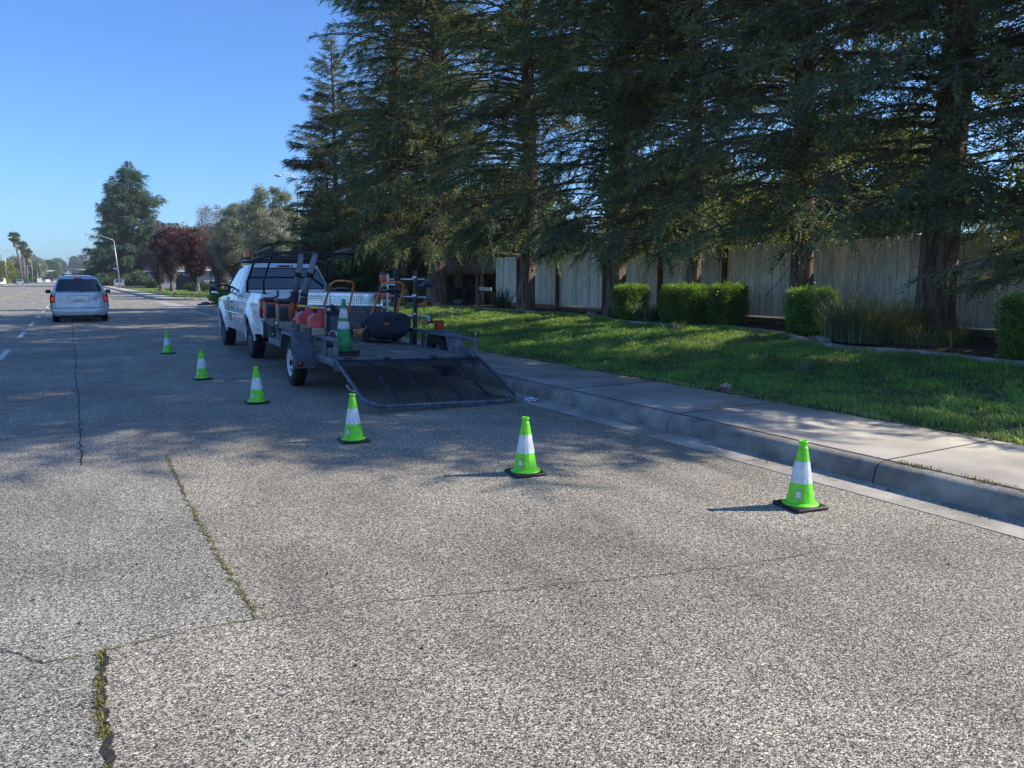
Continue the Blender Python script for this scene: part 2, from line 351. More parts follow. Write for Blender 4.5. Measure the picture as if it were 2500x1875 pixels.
    def mesh(self, name, fix=True):
        me = bpy.data.meshes.new(name); me.from_pydata(self.v, [], self.f)
        for mm in self.mats: me.materials.append(M[mm])
        me.polygons.foreach_set('material_index', self.m); me.polygons.foreach_set('use_smooth', self.s)
        if fix:
            bm = bmesh.new(); bm.from_mesh(me); bmesh.ops.recalc_face_normals(bm, faces=bm.faces[:]); bm.to_mesh(me); bm.free()
        me.update(); return me
    def build(self, name, parent=None, loc=None, rot=None, fix=True, sharp=None, solid=None):
        me = self.mesh(name, fix)
        o = link(name, me, parent, loc, rot)
        if solid:
            md = o.modifiers.new('thick', 'SOLIDIFY'); md.thickness = solid; md.offset = -1
        if sharp is not None:
            try: me.set_sharp_from_angle(angle=R(sharp))
            except Exception: pass
        return o

def np_mesh(name, verts, quads, mats, attr=None, mi=None, smooth=False, tris=False):
    """verts (n,3), quads (m,4) or tris (m,3) arrays -> mesh, with a float attribute v per vertex."""
    k = 3 if tris else 4
    me = bpy.data.meshes.new(name); nv = len(verts); nf = len(quads)
    me.vertices.add(nv); me.vertices.foreach_set('co', np.ascontiguousarray(verts, dtype=np.float32).ravel())
    me.loops.add(nf * k); me.loops.foreach_set('vertex_index', np.ascontiguousarray(quads, dtype=np.int32).ravel())
    me.polygons.add(nf); me.polygons.foreach_set('loop_start', np.arange(0, nf * k, k, dtype=np.int32))
    try: me.polygons.foreach_set('loop_total', np.full(nf, k, dtype=np.int32))
    except Exception: pass
    for mm in mats: me.materials.append(M[mm])
    if mi is not None: me.polygons.foreach_set('material_index', np.asarray(mi, dtype=np.int32))
    if smooth: me.polygons.foreach_set('use_smooth', np.ones(nf, dtype=bool))
    if attr is not None:
        a = me.attributes.new('v', 'FLOAT', 'POINT'); a.data.foreach_set('value', np.asarray(attr, dtype=np.float32))
    me.update(calc_edges=True)
    return me

# ================================================================== SETTING
def struct(o, **k):
    o['kind'] = 'structure'; return o

g = MB(); g.add([(-900, -300, -.06), (900, -300, -.06), (900, 2200, -.06), (-900, 2200, -.06)], [(0, 1, 2, 3)], 'verge')
struct(g.build('ground'))

# road: the main carriageway and the side street
YC0, YC1, XR, RAD = 42.5, 67.0, 5.05, 4.5      # corner arc starts, far corner, gutter line, corner radius
def arc(cx, cy, r, a0, a1, n=14): return [(cx + r * math.cos(R(a0 + (a1 - a0) * i / n)), cy + r * math.sin(R(a0 + (a1 - a0) * i / n))) for i in range(n + 1)]
kerb_near = [(XR, -14.0)] + [(XR, y) for y in range(-10, 42, 2)] + arc(XR + RAD, YC0, RAD, 180, 90) + [(16, YC0 + RAD), (70, YC0 + RAD)]
kerb_far = [(70, YC1 - RAD), (16, YC1 - RAD)] + arc(XR + RAD, YC1, RAD, 270, 180) + [(XR, 80), (XR, 110), (XR, 160), (XR, 240), (XR, 420), (XR, 900)]
kerb_left = [(-21, 900), (-19, 420), (-17.2, 310), (-15.2, 240), (-12.6, 180), (-12.4, 120), (-12.4, 60), (-12.4, 0), (-12.4, -14)]
rd = MB()
outline = list(reversed(kerb_left)) + list(reversed(kerb_far)) + list(reversed(kerb_near))
bm = bmesh.new(); vs = [bm.verts.new((x, y, 0)) for x, y in outline]; bm.faces.new(vs)
bmesh.ops.triangulate(bm, faces=bm.faces[:]); bmesh.ops.recalc_face_normals(bm, faces=bm.faces[:])
for f in bm.faces:
    if f.normal.z < 0: f.normal_flip()
me = bpy.data.meshes.new('road'); bm.to_mesh(me); bm.free(); me.materials.append(M['asphalt']); struct(link('road', me))

def sweep(path, prof, m, side=1, smooth=True, mb=None, jitter=0.0):
    """prof: (offset to the right-hand/outer side, z); side=+1 when the outer side is right of the direction of travel"""
    mb = mb or MB(); rows = []; rn = random.Random(5)
    P = [Vector((x, y)) for x, y in path]
    for i, p in enumerate(P):
        a = (P[i] - P[max(i - 1, 0)]); b = (P[min(i + 1, len(P) - 1)] - P[i])
        a = a.normalized() if a.length > 0 else b.normalized(); b = b.normalized() if b.length > 0 else a
        t = (a + b).normalized(); nrm = Vector((t.y, -t.x)) * side
        sc_ = 1 / max(.6, nrm.dot(Vector((a.y, -a.x)) * side))
        rows.append([(p.x + nrm.x * d * sc_, p.y + nrm.y * d * sc_, z) for d, z in prof])
    mb.grid(rows, m, smooth); return mb
gut = [(-.02, .004), (.14, .003), (.30, .002), (.345, .004)]
krb = [(.345, .002), (.352, .03), (.372, .11), (.40, .146), (.44, .162), (.49, .168)]
wlk = [(.49, .168), (.4985, .168), (2.0, .178)]
for nm, path in (('near', kerb_near), ('far', kerb_far), ('left', kerb_left)):
    o = sweep(path, gut, 'gutter').build('gutter'); struct(o)
    k = sweep(path, [krb[0]] + krb[1:] + [(.505, .168)], 'kerb'); struct(k.build('kerb'))
    struct(sweep(path, [(.505, .1715), (2.0, .178), (2.02, .10)], 'concrete').build('sidewalk'))
# control joints: dark lines across the sidewalk and kerb
jt = MB()
def joint(y, w=.011, full=True):
    jt.box((XR + 1.26, y, .1765), (1.5, w, .0055), 'joint', ry=R(-.25))
    if full:
        for a, b in zip(krb[:-1], krb[1:]):
            jt.add([(XR + a[0] - .002, y - w / 2, a[1] + .002), (XR + b[0] - .002, y - w / 2, b[1] + .002), (XR + b[0] - .002, y + w / 2, b[1] + .002), (XR + a[0] - .002, y + w / 2, a[1] + .002)], [(0, 1, 2, 3)], 'joint')
for y in (-1.2, 1.35, 3.75, 6.2, 8.35, 10.8, 13.2, 15.7, 18.1, 20.6, 23, 25.5, 28, 30.4, 33, 36, 39): joint(y)
jt.sqtube((XR + .515, -14, .1715), (XR + .515, 42.3, .1715), .009, .005, 'joint')
struct(jt.build('pavement_joint'))

# lawn terrain rising to the fence
def sm(t): t = max(0.0, min(1.0, t)); return t * t * (3 - 2 * t)
def lawn_z(x, y=0.0):
    if x < 7.05: return .172
    h = .172 + .40 * sm((x - 7.1) / 4.9)
    h *= 1.0
    if y > 34: h = .172 + (h - .172) * (1 - .5 * sm((y - 34) / 9))
    return h + .012 * math.sin(x * 2.1 + y * .9) * sm((x - 7.05) / 1.5) + .01 * math.sin(y * 2.7 - x)
rows = []
xs = np.concatenate([np.linspace(7.04, 13.9, 26), np.linspace(15, 70, 8)])
def lawn_ymax(x): return 42.5 + math.sqrt(max(0, 2.5 ** 2 - (9.55 - x) ** 2)) if x < 9.55 else 45.0
for x in xs:
    ym = lawn_ymax(x); rows.append([(x, -14 + (ym + 14) * j / 90, lawn_z(min(x, 14), -14 + (ym + 14) * j / 90)) for j in range(91)])
struct(MB().grid(rows, 'turf').build('lawn'))
# block beyond the side street and the left verge
rows = []
for x in np.concatenate([[7.04, 7.3, 7.8, 8.6, 9.55], np.linspace(12, 120, 10)]):
    y0 = 67 - math.sqrt(max(0, 2.5 ** 2 - (9.55 - x) ** 2)) if x < 9.55 else 64.5
    rows.append([(x, y0 + (900 - y0) * (j / 60) ** 1.7, .172 + .05 * math.sin(x + j)) for j in range(61)])
struct(MB().grid(rows, 'turf').build('lawn_ground'))
struct(sweep(kerb_left, [(2.0, .16), (14, .2), (260, .3)], 'verge').build('verge'))

# painted lane markings, slightly worn, rounded ends
def dash(mb, x, y0, y1, w, m, z=.0045):
    n = 6; pts = []
    for i in range(n + 1): a = math.pi + math.pi * i / n; pts.append((x + w / 2 * math.cos(a), y0 + w / 2 + w / 2 * math.sin(a), z))
    for i in range(n + 1): a = math.pi * i / n; pts.append((x + w / 2 * math.cos(a), y1 - w / 2 + w / 2 * math.sin(a), z))
    mb.add(pts, [tuple(range(len(pts)))], m)
ln = MB()
for y in (12.0, 18.3, 25.1, 31.4, 37.9, 44.1, 50.9, 57.4): dash(ln, -1.4, y, y + 2.7, .13, 'line_white')
for i in range(60): dash(ln, -1.4, 64 + i * 7, 66.7 + i * 7, .13, 'line_white')
for i in range(70): dash(ln, -8.7, 8 + i * 7, 10.7 + i * 7, .13, 'line_white')
struct(ln.build('lane_marking'))
yl = MB()
for x in (-5.0, -5.28): yl.add([(x - .055, -14, .0045), (x + .055, -14, .0045), (x + .055, 235, .0045), (x - .055, 235, .0045)], [(0, 1, 2, 3)], 'line_yellow')
yl.add([(-5.2, 245, .0045), (-5.05, 245, .0045), (-5.05, 600, .0045), (-5.2, 600, .0045)], [(0, 1, 2, 3)], 'line_yellow')
struct(yl.build('centre_line_marking'))
# concrete swale across the mouth of the side street
sw = MB().add([(5.0, 47.1, .004), (5.9, 47.1, .004), (5.9, 62.4, .004), (5.0, 62.4, .004)], [(0, 1, 2, 3)], 'gutter')
struct(sw.build('cross_gutter'))

# cracks with moss and weeds
def wob(path, n, amp, seed):
    rn = random.Random(seed); out = []
    for (a, b) in zip(path[:-1], path[1:]):
        for i in range(n):
            t = i / n; out.append((a[0] + (b[0] - a[0]) * t + rn.gauss(0, amp), a[1] + (b[1] - a[1]) * t + rn.gauss(0, amp)))
    out.append(path[-1]); return out
crk = MB()
cracks = [
    ([(.64, 7.6), (.63, 6.5), (.62, 5.66), (.63, 4.79), (.64, 4.21), (.655, 3.62)], .008, .012),
    ([(-.22, 3.62), (-.1, 3.615), (.13, 3.63), (.26, 3.64), (.5, 3.64), (.66, 3.61), (1.3, 3.51), (1.87, 3.33), (2.61, 3.12), (3.17, 2.99), (3.68, 2.93)], .0026, .008),
    ([(.01, 3.62), (-.01, 3.23), (-.01, 3.07), (0, 2.87), (0, 2.0), (.01, 1.0)], .017, .007),
    ([(-.04, 7.5), (-.04, 9.35), (-.04, 12.07), (-.07, 14.1), (-.06, 18), (-.1, 23.7), (-.13, 33), (-.13, 60)], .006, .008),
    ([(-.45, 3.95), (-.3, 3.75), (-.22, 3.62)], .0028, .006), ([(-.5, 3.2), (-.3, 3.17), (-.02, 3.17)], .0016, .005)]
rn = random.Random(3)
for ci_, (path, w, amp) in enumerate(cracks):
    p = wob(path, 14, amp, 7); rows = []
    for i, (x, y) in enumerate(p):
        a = p[max(i - 1, 0)]; b = p[min(i + 1, len(p) - 1)]; d = Vector((b[0] - a[0], b[1] - a[1])).normalized(); q = w * (.5 + rn.random() * .8)
        rows.append([(x - d.y * q / 1, y + d.x * q, .0035), (x + d.y * q, y - d.x * q, .0035)])
    crk.grid(rows, 'moss' if ci_ < 2 else 'tar')
struct(crk.build('road_crack'))

rs = np.random.default_rng(11)
def blades(P, h, w, lean, v, bend=.35):
    """P (n,3) roots; one bent two-quad blade each -> verts, quads"""
    n = len(P); az = rs.uniform(0, 2 * np.pi, n); d = np.stack([np.cos(az), np.sin(az), np.zeros(n)], 1)
    s = np.stack([-np.sin(az), np.cos(az), np.zeros(n)], 1) * (w / 2)[:, None]
    le = lean * rs.uniform(.2, 1, n); up = np.array([0, 0, 1.])
    mid = P + up * (h * .55)[:, None] + d * (h * le * .35)[:, None]; tip = P + up * (h * (1 - le * bend))[:, None] + d * (h * le)[:, None]
    V = np.stack([P - s, P + s, mid + s * .8, mid - s * .8, tip + s * .12, tip - s * .12], 1).reshape(-1, 3)
    b = (np.arange(n) * 6)[:, None]; Q = np.concatenate([b + np.array([0, 1, 2, 3]), b + np.array([3, 2, 4, 5])], 0)
    return V, Q, np.repeat(v, 6)
WP = []
for (path, w, amp), dens, hh in ((cracks[0], 230, .012), (cracks[2], 520, .015), (cracks[1], 110, .006), (cracks[3], 34, .016)):
    p = np.array(wob(path, 40, amp * .7, 9)); seg = np.linalg.norm(np.diff(p, axis=0), axis=1)
    for i, L_ in enumerate(seg):
        k = rs.poisson(L_ * dens * (.3 + 1.2 * (math.sin(p[i][1] * 9 + i * .3) > -.4)))
        for _ in range(k):
            t = rs.random(); q = p[i] * (1 - t) + p[i + 1] * t; WP.append((q[0] - (.010 if hh == .015 else 0) + rs.normal(0, w * .5), q[1] + rs.normal(0, w * .5), .002, hh))
WP = np.array(WP); n = len(WP)
V, Q, A = blades(WP[:, :3], WP[:, 3] * rs.uniform(.4, 1.3, n), rs.uniform(.002, .005, n), 1.0, rs.random(n))
tag(link('crack_weeds', np_mesh('crack_weeds', V, Q, ['weed'], A)), 'low yellow-green weeds and moss growing in the cracks of the near road', 'weeds', kind='stuff')

# bed edging line (curved concrete strip), soil bed, leaf litter
edge = [(10.5, 4.6), (10.7, 6.2), (10.75, 7.6), (10.85, 8.7), (11.25, 9.6), (11.75, 10.6), (12.0, 11.8), (11.75, 13.0), (11.55, 14.2), (11.7, 15.6), (12.3, 17), (12.6, 18.8), (12.3, 21), (12.3, 26), (12.2, 32), (12.0, 38)]
def catm(p, n=8):
    out = []
    for i in range(len(p) - 1):
        p0, p1, p2, p3 = (Vector(p[max(i - 1, 0)]), Vector(p[i]), Vector(p[i + 1]), Vector(p[min(i + 2, len(p) - 1)]))
        for k in range(n):
            t = k / n; out.append(.5 * ((2 * p1) + (p2 - p0) * t + (2 * p0 - 5 * p1 + 4 * p2 - p3) * t * t + (3 * p1 - p0 - 3 * p2 + p3) * t ** 3))
    out.append(Vector(p[-1])); return out
ed = [(v.x, v.y) for v in catm(edge)]
sb = MB(); rows = []
for (x, y) in ed:
    rows.append([(x + (14 - x) * k / 6, y, lawn_z(x + (14 - x) * k / 6, y) + .03 + (.02 * rn.random() if 0 < k < 6 else 0)) for k in range(7)])
struct(sb.grid(rows, 'soil').build('planting_bed'))
eb = MB(); rows = []
for (x, y) in ed:
    z = lawn_z(x, y); rows.append([(x - .07, y, z - .02), (x - .065, y, z + .045), (x - .04, y, z + .06), (x + .04, y, z + .06), (x + .065, y, z + .045), (x + .07, y, z - .02)])
struct(eb.grid(rows, 'kerb').build('garden_edging_kerb'))

# grass: real blades, thinner with distance
def bed_edge_x(y):
    return np.interp(y, [e[1] for e in ed], [e[0] for e in ed])
def scatter_grass(n, x0, x1, yy0, yy1, hmin, hmax, wid, pw=1.0):
    x = rs.uniform(x0, x1, n); y = yy0 + (yy1 - yy0) * rs.random(n) ** pw
    cl = np.sin(x * 5.1 + 1.3 * np.sin(y * 3.3)) * np.sin(y * 4.7 + 1.1 * np.cos(x * 2.9)) + .7 * np.sin(x * 13 + y * 7) * np.cos(y * 11 - x * 5)
    keep = (x < bed_edge_x(y) - .03) & (rs.random(n) < .72 + .3 * cl) & (y < 42.5) & ((x > 7.17 + .05 * np.sin(y * 6)) | (rs.random(n) < .25))
    x, y, cl = x[keep], y[keep], cl[keep]; z = np.array([lawn_z(a, b) for a, b in zip(x, y)]) - .008
    m = len(x); h = rs.uniform(hmin, hmax, m) * (1 + .35 * cl) * np.where(rs.random(m) < .02, 1.8, 1); h *= np.where(x < 7.3, .6, 1)
    v = np.clip(.36 + .12 * cl + rs.normal(0, .16, m) + .25 * (x < 7.25) + .12 * np.sin(x * 1.3 + y * .7), 0, 1); v = np.where(rs.random(m) < .05, .95, v)
    return np.stack([x, y, z], 1), h, rs.uniform(.6, 1.3, m) * wid, v
G = [scatter_grass(190000, 7.0, 13.0, 1.5, 12, .035, .095, .008), scatter_grass(110000, 7.0, 13.0, 12, 22, .04, .10, .012), scatter_grass(60000, 7.0, 13.0, 22, 43, .04, .10, .02)]
P = np.concatenate([a[0] for a in G]); H_ = np.concatenate([a[1] for a in G]); W_ = np.concatenate([a[2] for a in G]); v_ = np.concatenate([a[3] for a in G])
V, Q, A = blades(P, H_, W_, 1.1, v_)
tag(link('grass', np_mesh('grass', V, Q, ['blade'], A)), 'green grass of the long lawn between sidewalk and fence', 'grass', kind='stuff')
# far lawn tufts and small weeds on the pavement seam
n = 26000; x = rs.uniform(7.1, 20, n); y = 65 + rs.random(n) * 90
P = np.stack([x, y, np.full(n, .17)], 1)
V, Q, A = blades(P, rs.uniform(.05, .12, n), np.full(n, .05), 1.0, rs.uniform(.3, 1, n))
tag(link('grass', np_mesh('grass_far', V, Q, ['blade'], A)), 'sunlit grass beyond the side street', 'grass', kind='stuff')
n = 420; y = np.concatenate([rs.normal(c_, s_, n // 3) for c_, s_ in ((2.95, .12), (2.3, .35), (3.5, .1))]); x = 5.565 + rs.normal(0, .012, len(y))
P = np.stack([x, y, np.full(len(y), .17)], 1)
V, Q, A = blades(P, rs.uniform(.01, .04, len(y)), np.full(len(y), .005), 1.2, rs.uniform(.1, .8, len(y)))
tag(link('seam_weeds', np_mesh('seam_weeds', V, Q, ['weed'], A)), 'tiny grass tufts in the seam between kerb and sidewalk', 'weeds', kind='stuff')

# grit, leaves and stones lying on the road near the kerb
gr = MB()
for i in range(420):
    if i < 260: x = 5.38 - abs(rn.gauss(0, .1)); y = rn.uniform(1.5, 14)
    else: x = rn.uniform(-.5, 5); y = rn.uniform(2.2, 9)
    s = rn.uniform(.004, .011); a = rn.random() * 3
    gr.add([(x + s * math.cos(a + k * 1.57) * rn.uniform(.6, 1), y + s * math.sin(a + k * 1.57), .004) for k in range(4)] + [(x, y, .004 + s * .8)], [(0, 1, 4), (1, 2, 4), (2, 3, 4), (3, 0, 4)], rn.choice(['rock', 'mulch', 'tar', 'black']))
tag(gr.build('road_grit', fix=False), 'loose grit, seed pods and crumbs lying on the road and gutter', 'grit', kind='stuff')
# needle litter along the kerb and the lawn edge of the sidewalk
n = 2600; k1 = rs.random(n) < .55; y = rs.uniform(1.5, 26, n)
x = np.where(k1, 5.36 - np.abs(rs.normal(0, .07, n)), 7.02 - np.abs(rs.normal(0, .10, n))); z = np.where(k1, .006, .181)
az = rs.uniform(0, 6.28, n); L_ = rs.uniform(.008, .03, n); d = np.stack([np.cos(az) * L_, np.sin(az) * L_, rs.uniform(0, .004, n)], 1); s = np.stack([-np.sin(az), np.cos(az), np.zeros(n)], 1) * .0035
c0 = np.stack([x, y, z], 1); V = np.stack([c0 - d, c0 + s, c0 + d, c0 - s], 1).reshape(-1, 3); Q = np.arange(n * 4).reshape(-1, 4)
tag(link('needle_litter', np_mesh('needle_litter', V, Q, ['mulch'], None)), 'fallen brown needles collected in the gutter and along the grassy sidewalk edge', 'leaf litter', kind='stuff')
# leaf litter in the planting bed
n = 7000; y = rs.uniform(5, 34, n); ex = bed_edge_x(y); x = ex + .1 + (13.6 - ex) * rs.random(n)
z = np.array([lawn_z(a, b) for a, b in zip(x, y)]) + .055
az = rs.uniform(0, 6.28, n); L_ = rs.uniform(.02, .07, n); d = np.stack([np.cos(az) * L_, np.sin(az) * L_, rs.normal(0, .012, n)], 1); s = np.stack([-np.sin(az), np.cos(az), rs.normal(0, .5, n)], 1) * .008
c0 = np.stack([x, y, z], 1); V = np.stack([c0 - d, c0 + s, c0 + d, c0 - s], 1).reshape(-1, 3); Q = np.arange(n * 4).reshape(-1, 4)
tag(link('leaf_litter', np_mesh('leaf_litter', V, Q, ['mulch'], None)), 'brown needle and leaf litter on the soil bed along the fence', 'leaf litter', kind='stuff')

# ================================================================== TREES
def unit(a): return a / np.maximum(np.linalg.norm(a, axis=-1, keepdims=True), 1e-9)
def ribbons(p0, p1, w, rng):
    """thin 3-sided sticks between arrays p0 and p1"""
    t = unit(p1 - p0); r = unit(rng.normal(size=t.shape)); a = unit(np.cross(t, r)); b = np.cross(t, a)
    V = []; 
    for p, ww in ((p0, w), (p1, w * .45)):
        for k in range(3):
            an = 2 * np.pi * k / 3; V.append(p + (a * math.cos(an) + b * math.sin(an)) * ww[:, None])
    V = np.stack(V, 1).reshape(-1, 3); bs = (np.arange(len(p0)) * 6)[:, None]
    Q = np.concatenate([bs + np.array([k, (k + 1) % 3, 3 + (k + 1) % 3, 3 + k]) for k in range(3)], 0)
    return V, Q
def leafq(p, d, side, L, w):
    """kite leaves: root p, direction d, width direction side"""
    s = side * (w / 2)[:, None]; dl = d * L[:, None]
    V = np.stack([p, p + dl * .45 + s, p + dl, p + dl * .45 - s], 1).reshape(-1, 3)
    return V, np.arange(len(p) * 4).reshape(-1, 4)

def conifer_mesh(name, seed, H, z0, prof, nb, twig_sp, leaf_sp, leaf_L, leaf_w, mat_leaf, droop=.28, rise=.1, twig_len=.55, hang=.35,
                 clump=.35, thin=0.0, brown=.05, prune=0.0, ztop=None, zvar=.22):
    g_ = np.random.default_rng(seed)
    u = np.sort(g_.random(nb)) ** 1.2; z = z0 + (H - z0) * u
    az = np.cumsum(g_.normal(2.4, .5, nb)) % (2 * np.pi)
    Lb = np.array([prof(t) for t in u]) * g_.uniform(.62, 1.12, nb) * (1 + clump * np.sin(az * 2 + z * 1.1 + seed) * np.cos(z * 2.3 + az))
    hd = np.stack([np.cos(az), np.sin(az), np.zeros(nb)], 1)
    if prune: Lb = Lb * np.where((hd[:, 0] > -.1) & (z < prune), .3, 1)
    Lb = np.maximum(Lb, .25)
    ri = rise + .35 * u + g_.normal(0, .07, nb)
    # branch points
    def bp(i, t):
        L = Lb[i]; return np.stack([np.zeros(len(i)), np.zeros(len(i)), z[i]], 1) + hd[i] * (L * t)[:, None] + np.array([0, 0, 1.]) * (L * (ri[i] * t - droop * t ** 2 * (1 - .5 * u[i])))[:, None]
    nt = np.maximum((Lb / twig_sp).astype(int) * 2, 5); bi = np.repeat(np.arange(nb), nt)
    tt = np.clip(.12 + .88 * g_.random(len(bi)) ** .75, 0, 1); tt[::7] = 1.0
    P0 = bp(bi, tt); P1 = bp(bi, np.clip(tt + .03, 0, 1.03)); bd = unit(P1 - P0 + 1e-6)
    perp = unit(np.cross(bd, np.array([0, 0, 1.]))) * np.where(g_.random(len(bi)) < .5, -1, 1)[:, None]
    ang = g_.uniform(.35, 1.15, len(bi)); ang[tt > .99] = .05
    td = unit(bd * np.cos(ang)[:, None] + perp * np.sin(ang)[:, None] + np.array([0, 0, 1.]) * (g_.normal(.03, zvar, len(bi)) - hang * g_.random(len(bi)))[:, None])
    tl = twig_len * g_.uniform(.5, 1.25, len(bi)) * (1.15 - .45 * tt) * np.minimum(1, Lb[bi] / 1.4)
    if thin > 0:
        nzf = np.sin(P0[:, 0] * 2.5 + seed + 1.3 * np.sin(P0[:, 2] * 1.9)) * np.sin(P0[:, 1] * 2.7 + 1 + np.sin(P0[:, 0] * 1.7)) + .6 * np.sin(P0[:, 2] * 3.1 + 2 + P0[:, 1]); keep = (nzf + g_.normal(0, .16, len(bi))) > -thin_level(thin)
        bi, P0, td, tl, tt = bi[keep], P0[keep], td[keep], tl[keep], tt[keep]
    if ztop is not None:   # above the picture the crown is coarser
        keep = (P0[:, 2] < ztop) | (g_.random(len(P0)) < .45)
        bi, P0, td, tl, tt = bi[keep], P0[keep], td[keep], tl[keep], tt[keep]
    nl = np.maximum((tl / leaf_sp).astype(int), 3); ti = np.repeat(np.arange(len(P0)), nl)
    k = np.arange(len(ti)) - np.repeat(np.cumsum(nl) - nl, nl); s = (k + g_.random(len(ti))) / nl[ti]
    tw = td[ti]; sag = np.array([0, 0, -1.]) * (tl[ti] * .28 * s ** 2)[:, None]
    LP = P0[ti] + tw * (tl[ti] * s)[:, None] + sag + g_.normal(0, .012, (len(ti), 3))
    nrm = unit(np.cross(tw, np.cross(np.array([0, 0, 1.]), tw) + 1e-6) + g_.normal(0, .45, (len(ti), 3)))
    sd = unit(np.cross(tw, nrm)) * np.where(k % 2 == 0, 1, -1)[:, None]
    a = g_.uniform(.45, 1.05, len(ti)) * (1.15 - .75 * s)
    ld = unit(tw * np.cos(a)[:, None] + sd * np.sin(a)[:, None] + g_.normal(0, .16, (len(ti), 3)) + np.array([0, 0, -.12]))
    ls = unit(np.cross(ld, nrm)); L = leaf_L * g_.uniform(.6, 1.25, len(ti)) * (1.1 - .35 * s); W = leaf_w * g_.uniform(.7, 1.3, len(ti))
    if ztop is not None: W = W * np.where(LP[:, 2] > ztop, 1.7, 1.0)
    V, Q = leafq(LP, ld, ls, L, W)
    inner = np.clip(1 - tt, 0, 1)[ti]; clv = g_.normal(0, .13, nb)[bi][ti] + g_.normal(0, .1, len(P0))[ti]
    val = np.clip(.3 + clv + .18 * s + g_.normal(0, .08, len(ti)), 0, .78); val = np.where((g_.random(len(P0)) < brown * (.4 + 2 * inner[np.cumsum(nl) - 1]))[ti], .97, val)
    # wood: branches in 4 segments and twigs
    WV = []; WQ = []; off = len(V)
    ii = np.arange(nb)
    for j in range(5):
        a0 = bp(ii, np.full(nb, j / 5.)); a1 = bp(ii, np.full(nb, (j + 1) / 5.))
        v2, q2 = ribbons(a0, a1, .012 + .012 * Lb * (1 - j / 5.), g_); WV.append(v2); WQ.append(q2 + off); off += len(v2)
    v2, q2 = ribbons(P0, P0 + td * tl[:, None] * .9 + np.array([0, 0, -1.]) * (tl * .2)[:, None], np.full(len(P0), .006), g_); WV.append(v2); WQ.append(q2 + off)
    nq = len(Q); V = np.concatenate([V] + WV); Q = np.concatenate([Q] + WQ)
    mi = np.zeros(len(Q), dtype=np.int32); mi[nq:] = 1
    at = np.concatenate([np.repeat(val, 4), np.full(len(V) - len(val) * 4, .5)])
    return np_mesh(name, V, Q, [mat_leaf, 'twig'], at, mi)
print_counts = []
def thin_level(t): return .75 - t

def trunk_mesh(name, seed, H, r0, flare=1.35, m='bark', rough=.09, bend=.06, n=22, zs=34):
    rn_ = random.Random(seed); rows = []
    ph = [rn_.uniform(0, 6.28) for _ in range(6)]
    for i in range(zs + 1):
        t = (i / zs) ** 1.5; z = -0.15 + (H + .15) * t
        r = r0 * (1 - t) ** .8 + .015 + r0 * (flare - 1) * math.exp(-max(z, 0) / .35)
        cx = bend * math.sin(z * .5 + ph[0]); cy = bend * math.cos(z * .4 + ph[1]); row = []
        for j in range(n + 1):
            a = 2 * math.pi * (j % n) / n
            q = 1 + rough * math.sin(5 * a + ph[2] + .6 * math.sin(z * 1.3)) + rough * .7 * math.sin(9 * a + ph[3] + .8 * math.sin(z * 2.1)) + rough * .5 * math.sin(14 * a + z * .7)
            row.append((cx + r * q * math.cos(a), cy + r * q * math.sin(a), z))
        rows.append(row)
    mb = MB().grid(rows, m)
    return mb.mesh(name, fix=True)

def plant_tree(name, label, cat, loc, crown, trunk, rz=0.0, s=1.0, group=None, crown_name='crown'):
    t = thing(name, label, cat, loc, rz, group); t.scale = (s, s, s)
    if trunk is not None: link('trunk', trunk, t)
    link(crown_name, crown, t)
    return t

# the row of tall redwoods in front of the fence
def prof_red(t): return 3.05 * (min(1, .84 + 1.2 * t) if t < .4 else (1 - ((t - .4) / .63) ** 2.2) * .95 + .07)
red = []
for i, sd in enumerate((21, 35, 48, 57)):
    red.append(conifer_mesh('redwood_crown', sd, 23.0, 2.05, prof_red, 800, .078, .033, .088, .029, 'redwood', droop=.36, rise=.2, twig_len=.56, hang=.38, thin=.62, brown=.09, zvar=.42, clump=.3, prune=5.5, ztop=13.5))
TX = 12.7
rows_ = [(4.7, 19.5, .30, 0, 1.0, 'redwood off the right edge, only its foliage hanging in'),
         (7.85, 19.0, .262, 1, 1.02, 'redwood with the thickest trunk, behind the grass clump'),
         (10.75, 19.0, .205, 2, .96, 'redwood behind the single bright hedge'),
         (13.9, 18.0, .17, 3, .9, 'slim redwood rising behind the long double hedge'),
         (16.75, 19.0, .235, 0, 1.0, 'redwood behind the leftmost square hedge'),
         (21.5, 19.0, .22, 1, 1.04, 'redwood standing at the left end of the fence boards'),
         (28.3, 19.5, .33, 2, 1.08, 'redwood beside the potted plant and dark shed'),
         (32.6, 19.0, .25, 3, 1.02, 'redwood farthest along the row, behind the pickup and trimmer rack')]
for i, (y, H, r, k, s, lab) in enumerate(rows_):
    lx = TX + (.35 if i == 0 else 0)
    t = plant_tree('redwood_tree', 'tall dark ' + lab, 'tree', (lx, y, lawn_z(lx, y) - .02), red[k], trunk_mesh('redwood_trunk', 100 + i, 22.3, r, bend=.07), 0, s, 'row of tall redwoods along the fence')
    for c in t.children:
        if c.name.startswith('crown'): c.rotation_euler = (0, 0, R((-22, 14, 0, -15, 20, 5, 30, -10)[i])); c.scale = ((.98, .98, .60) if i == 0 else (.86, .86, 1) if i == 7 else (1, (-1 if i > 3 else 1), 1))

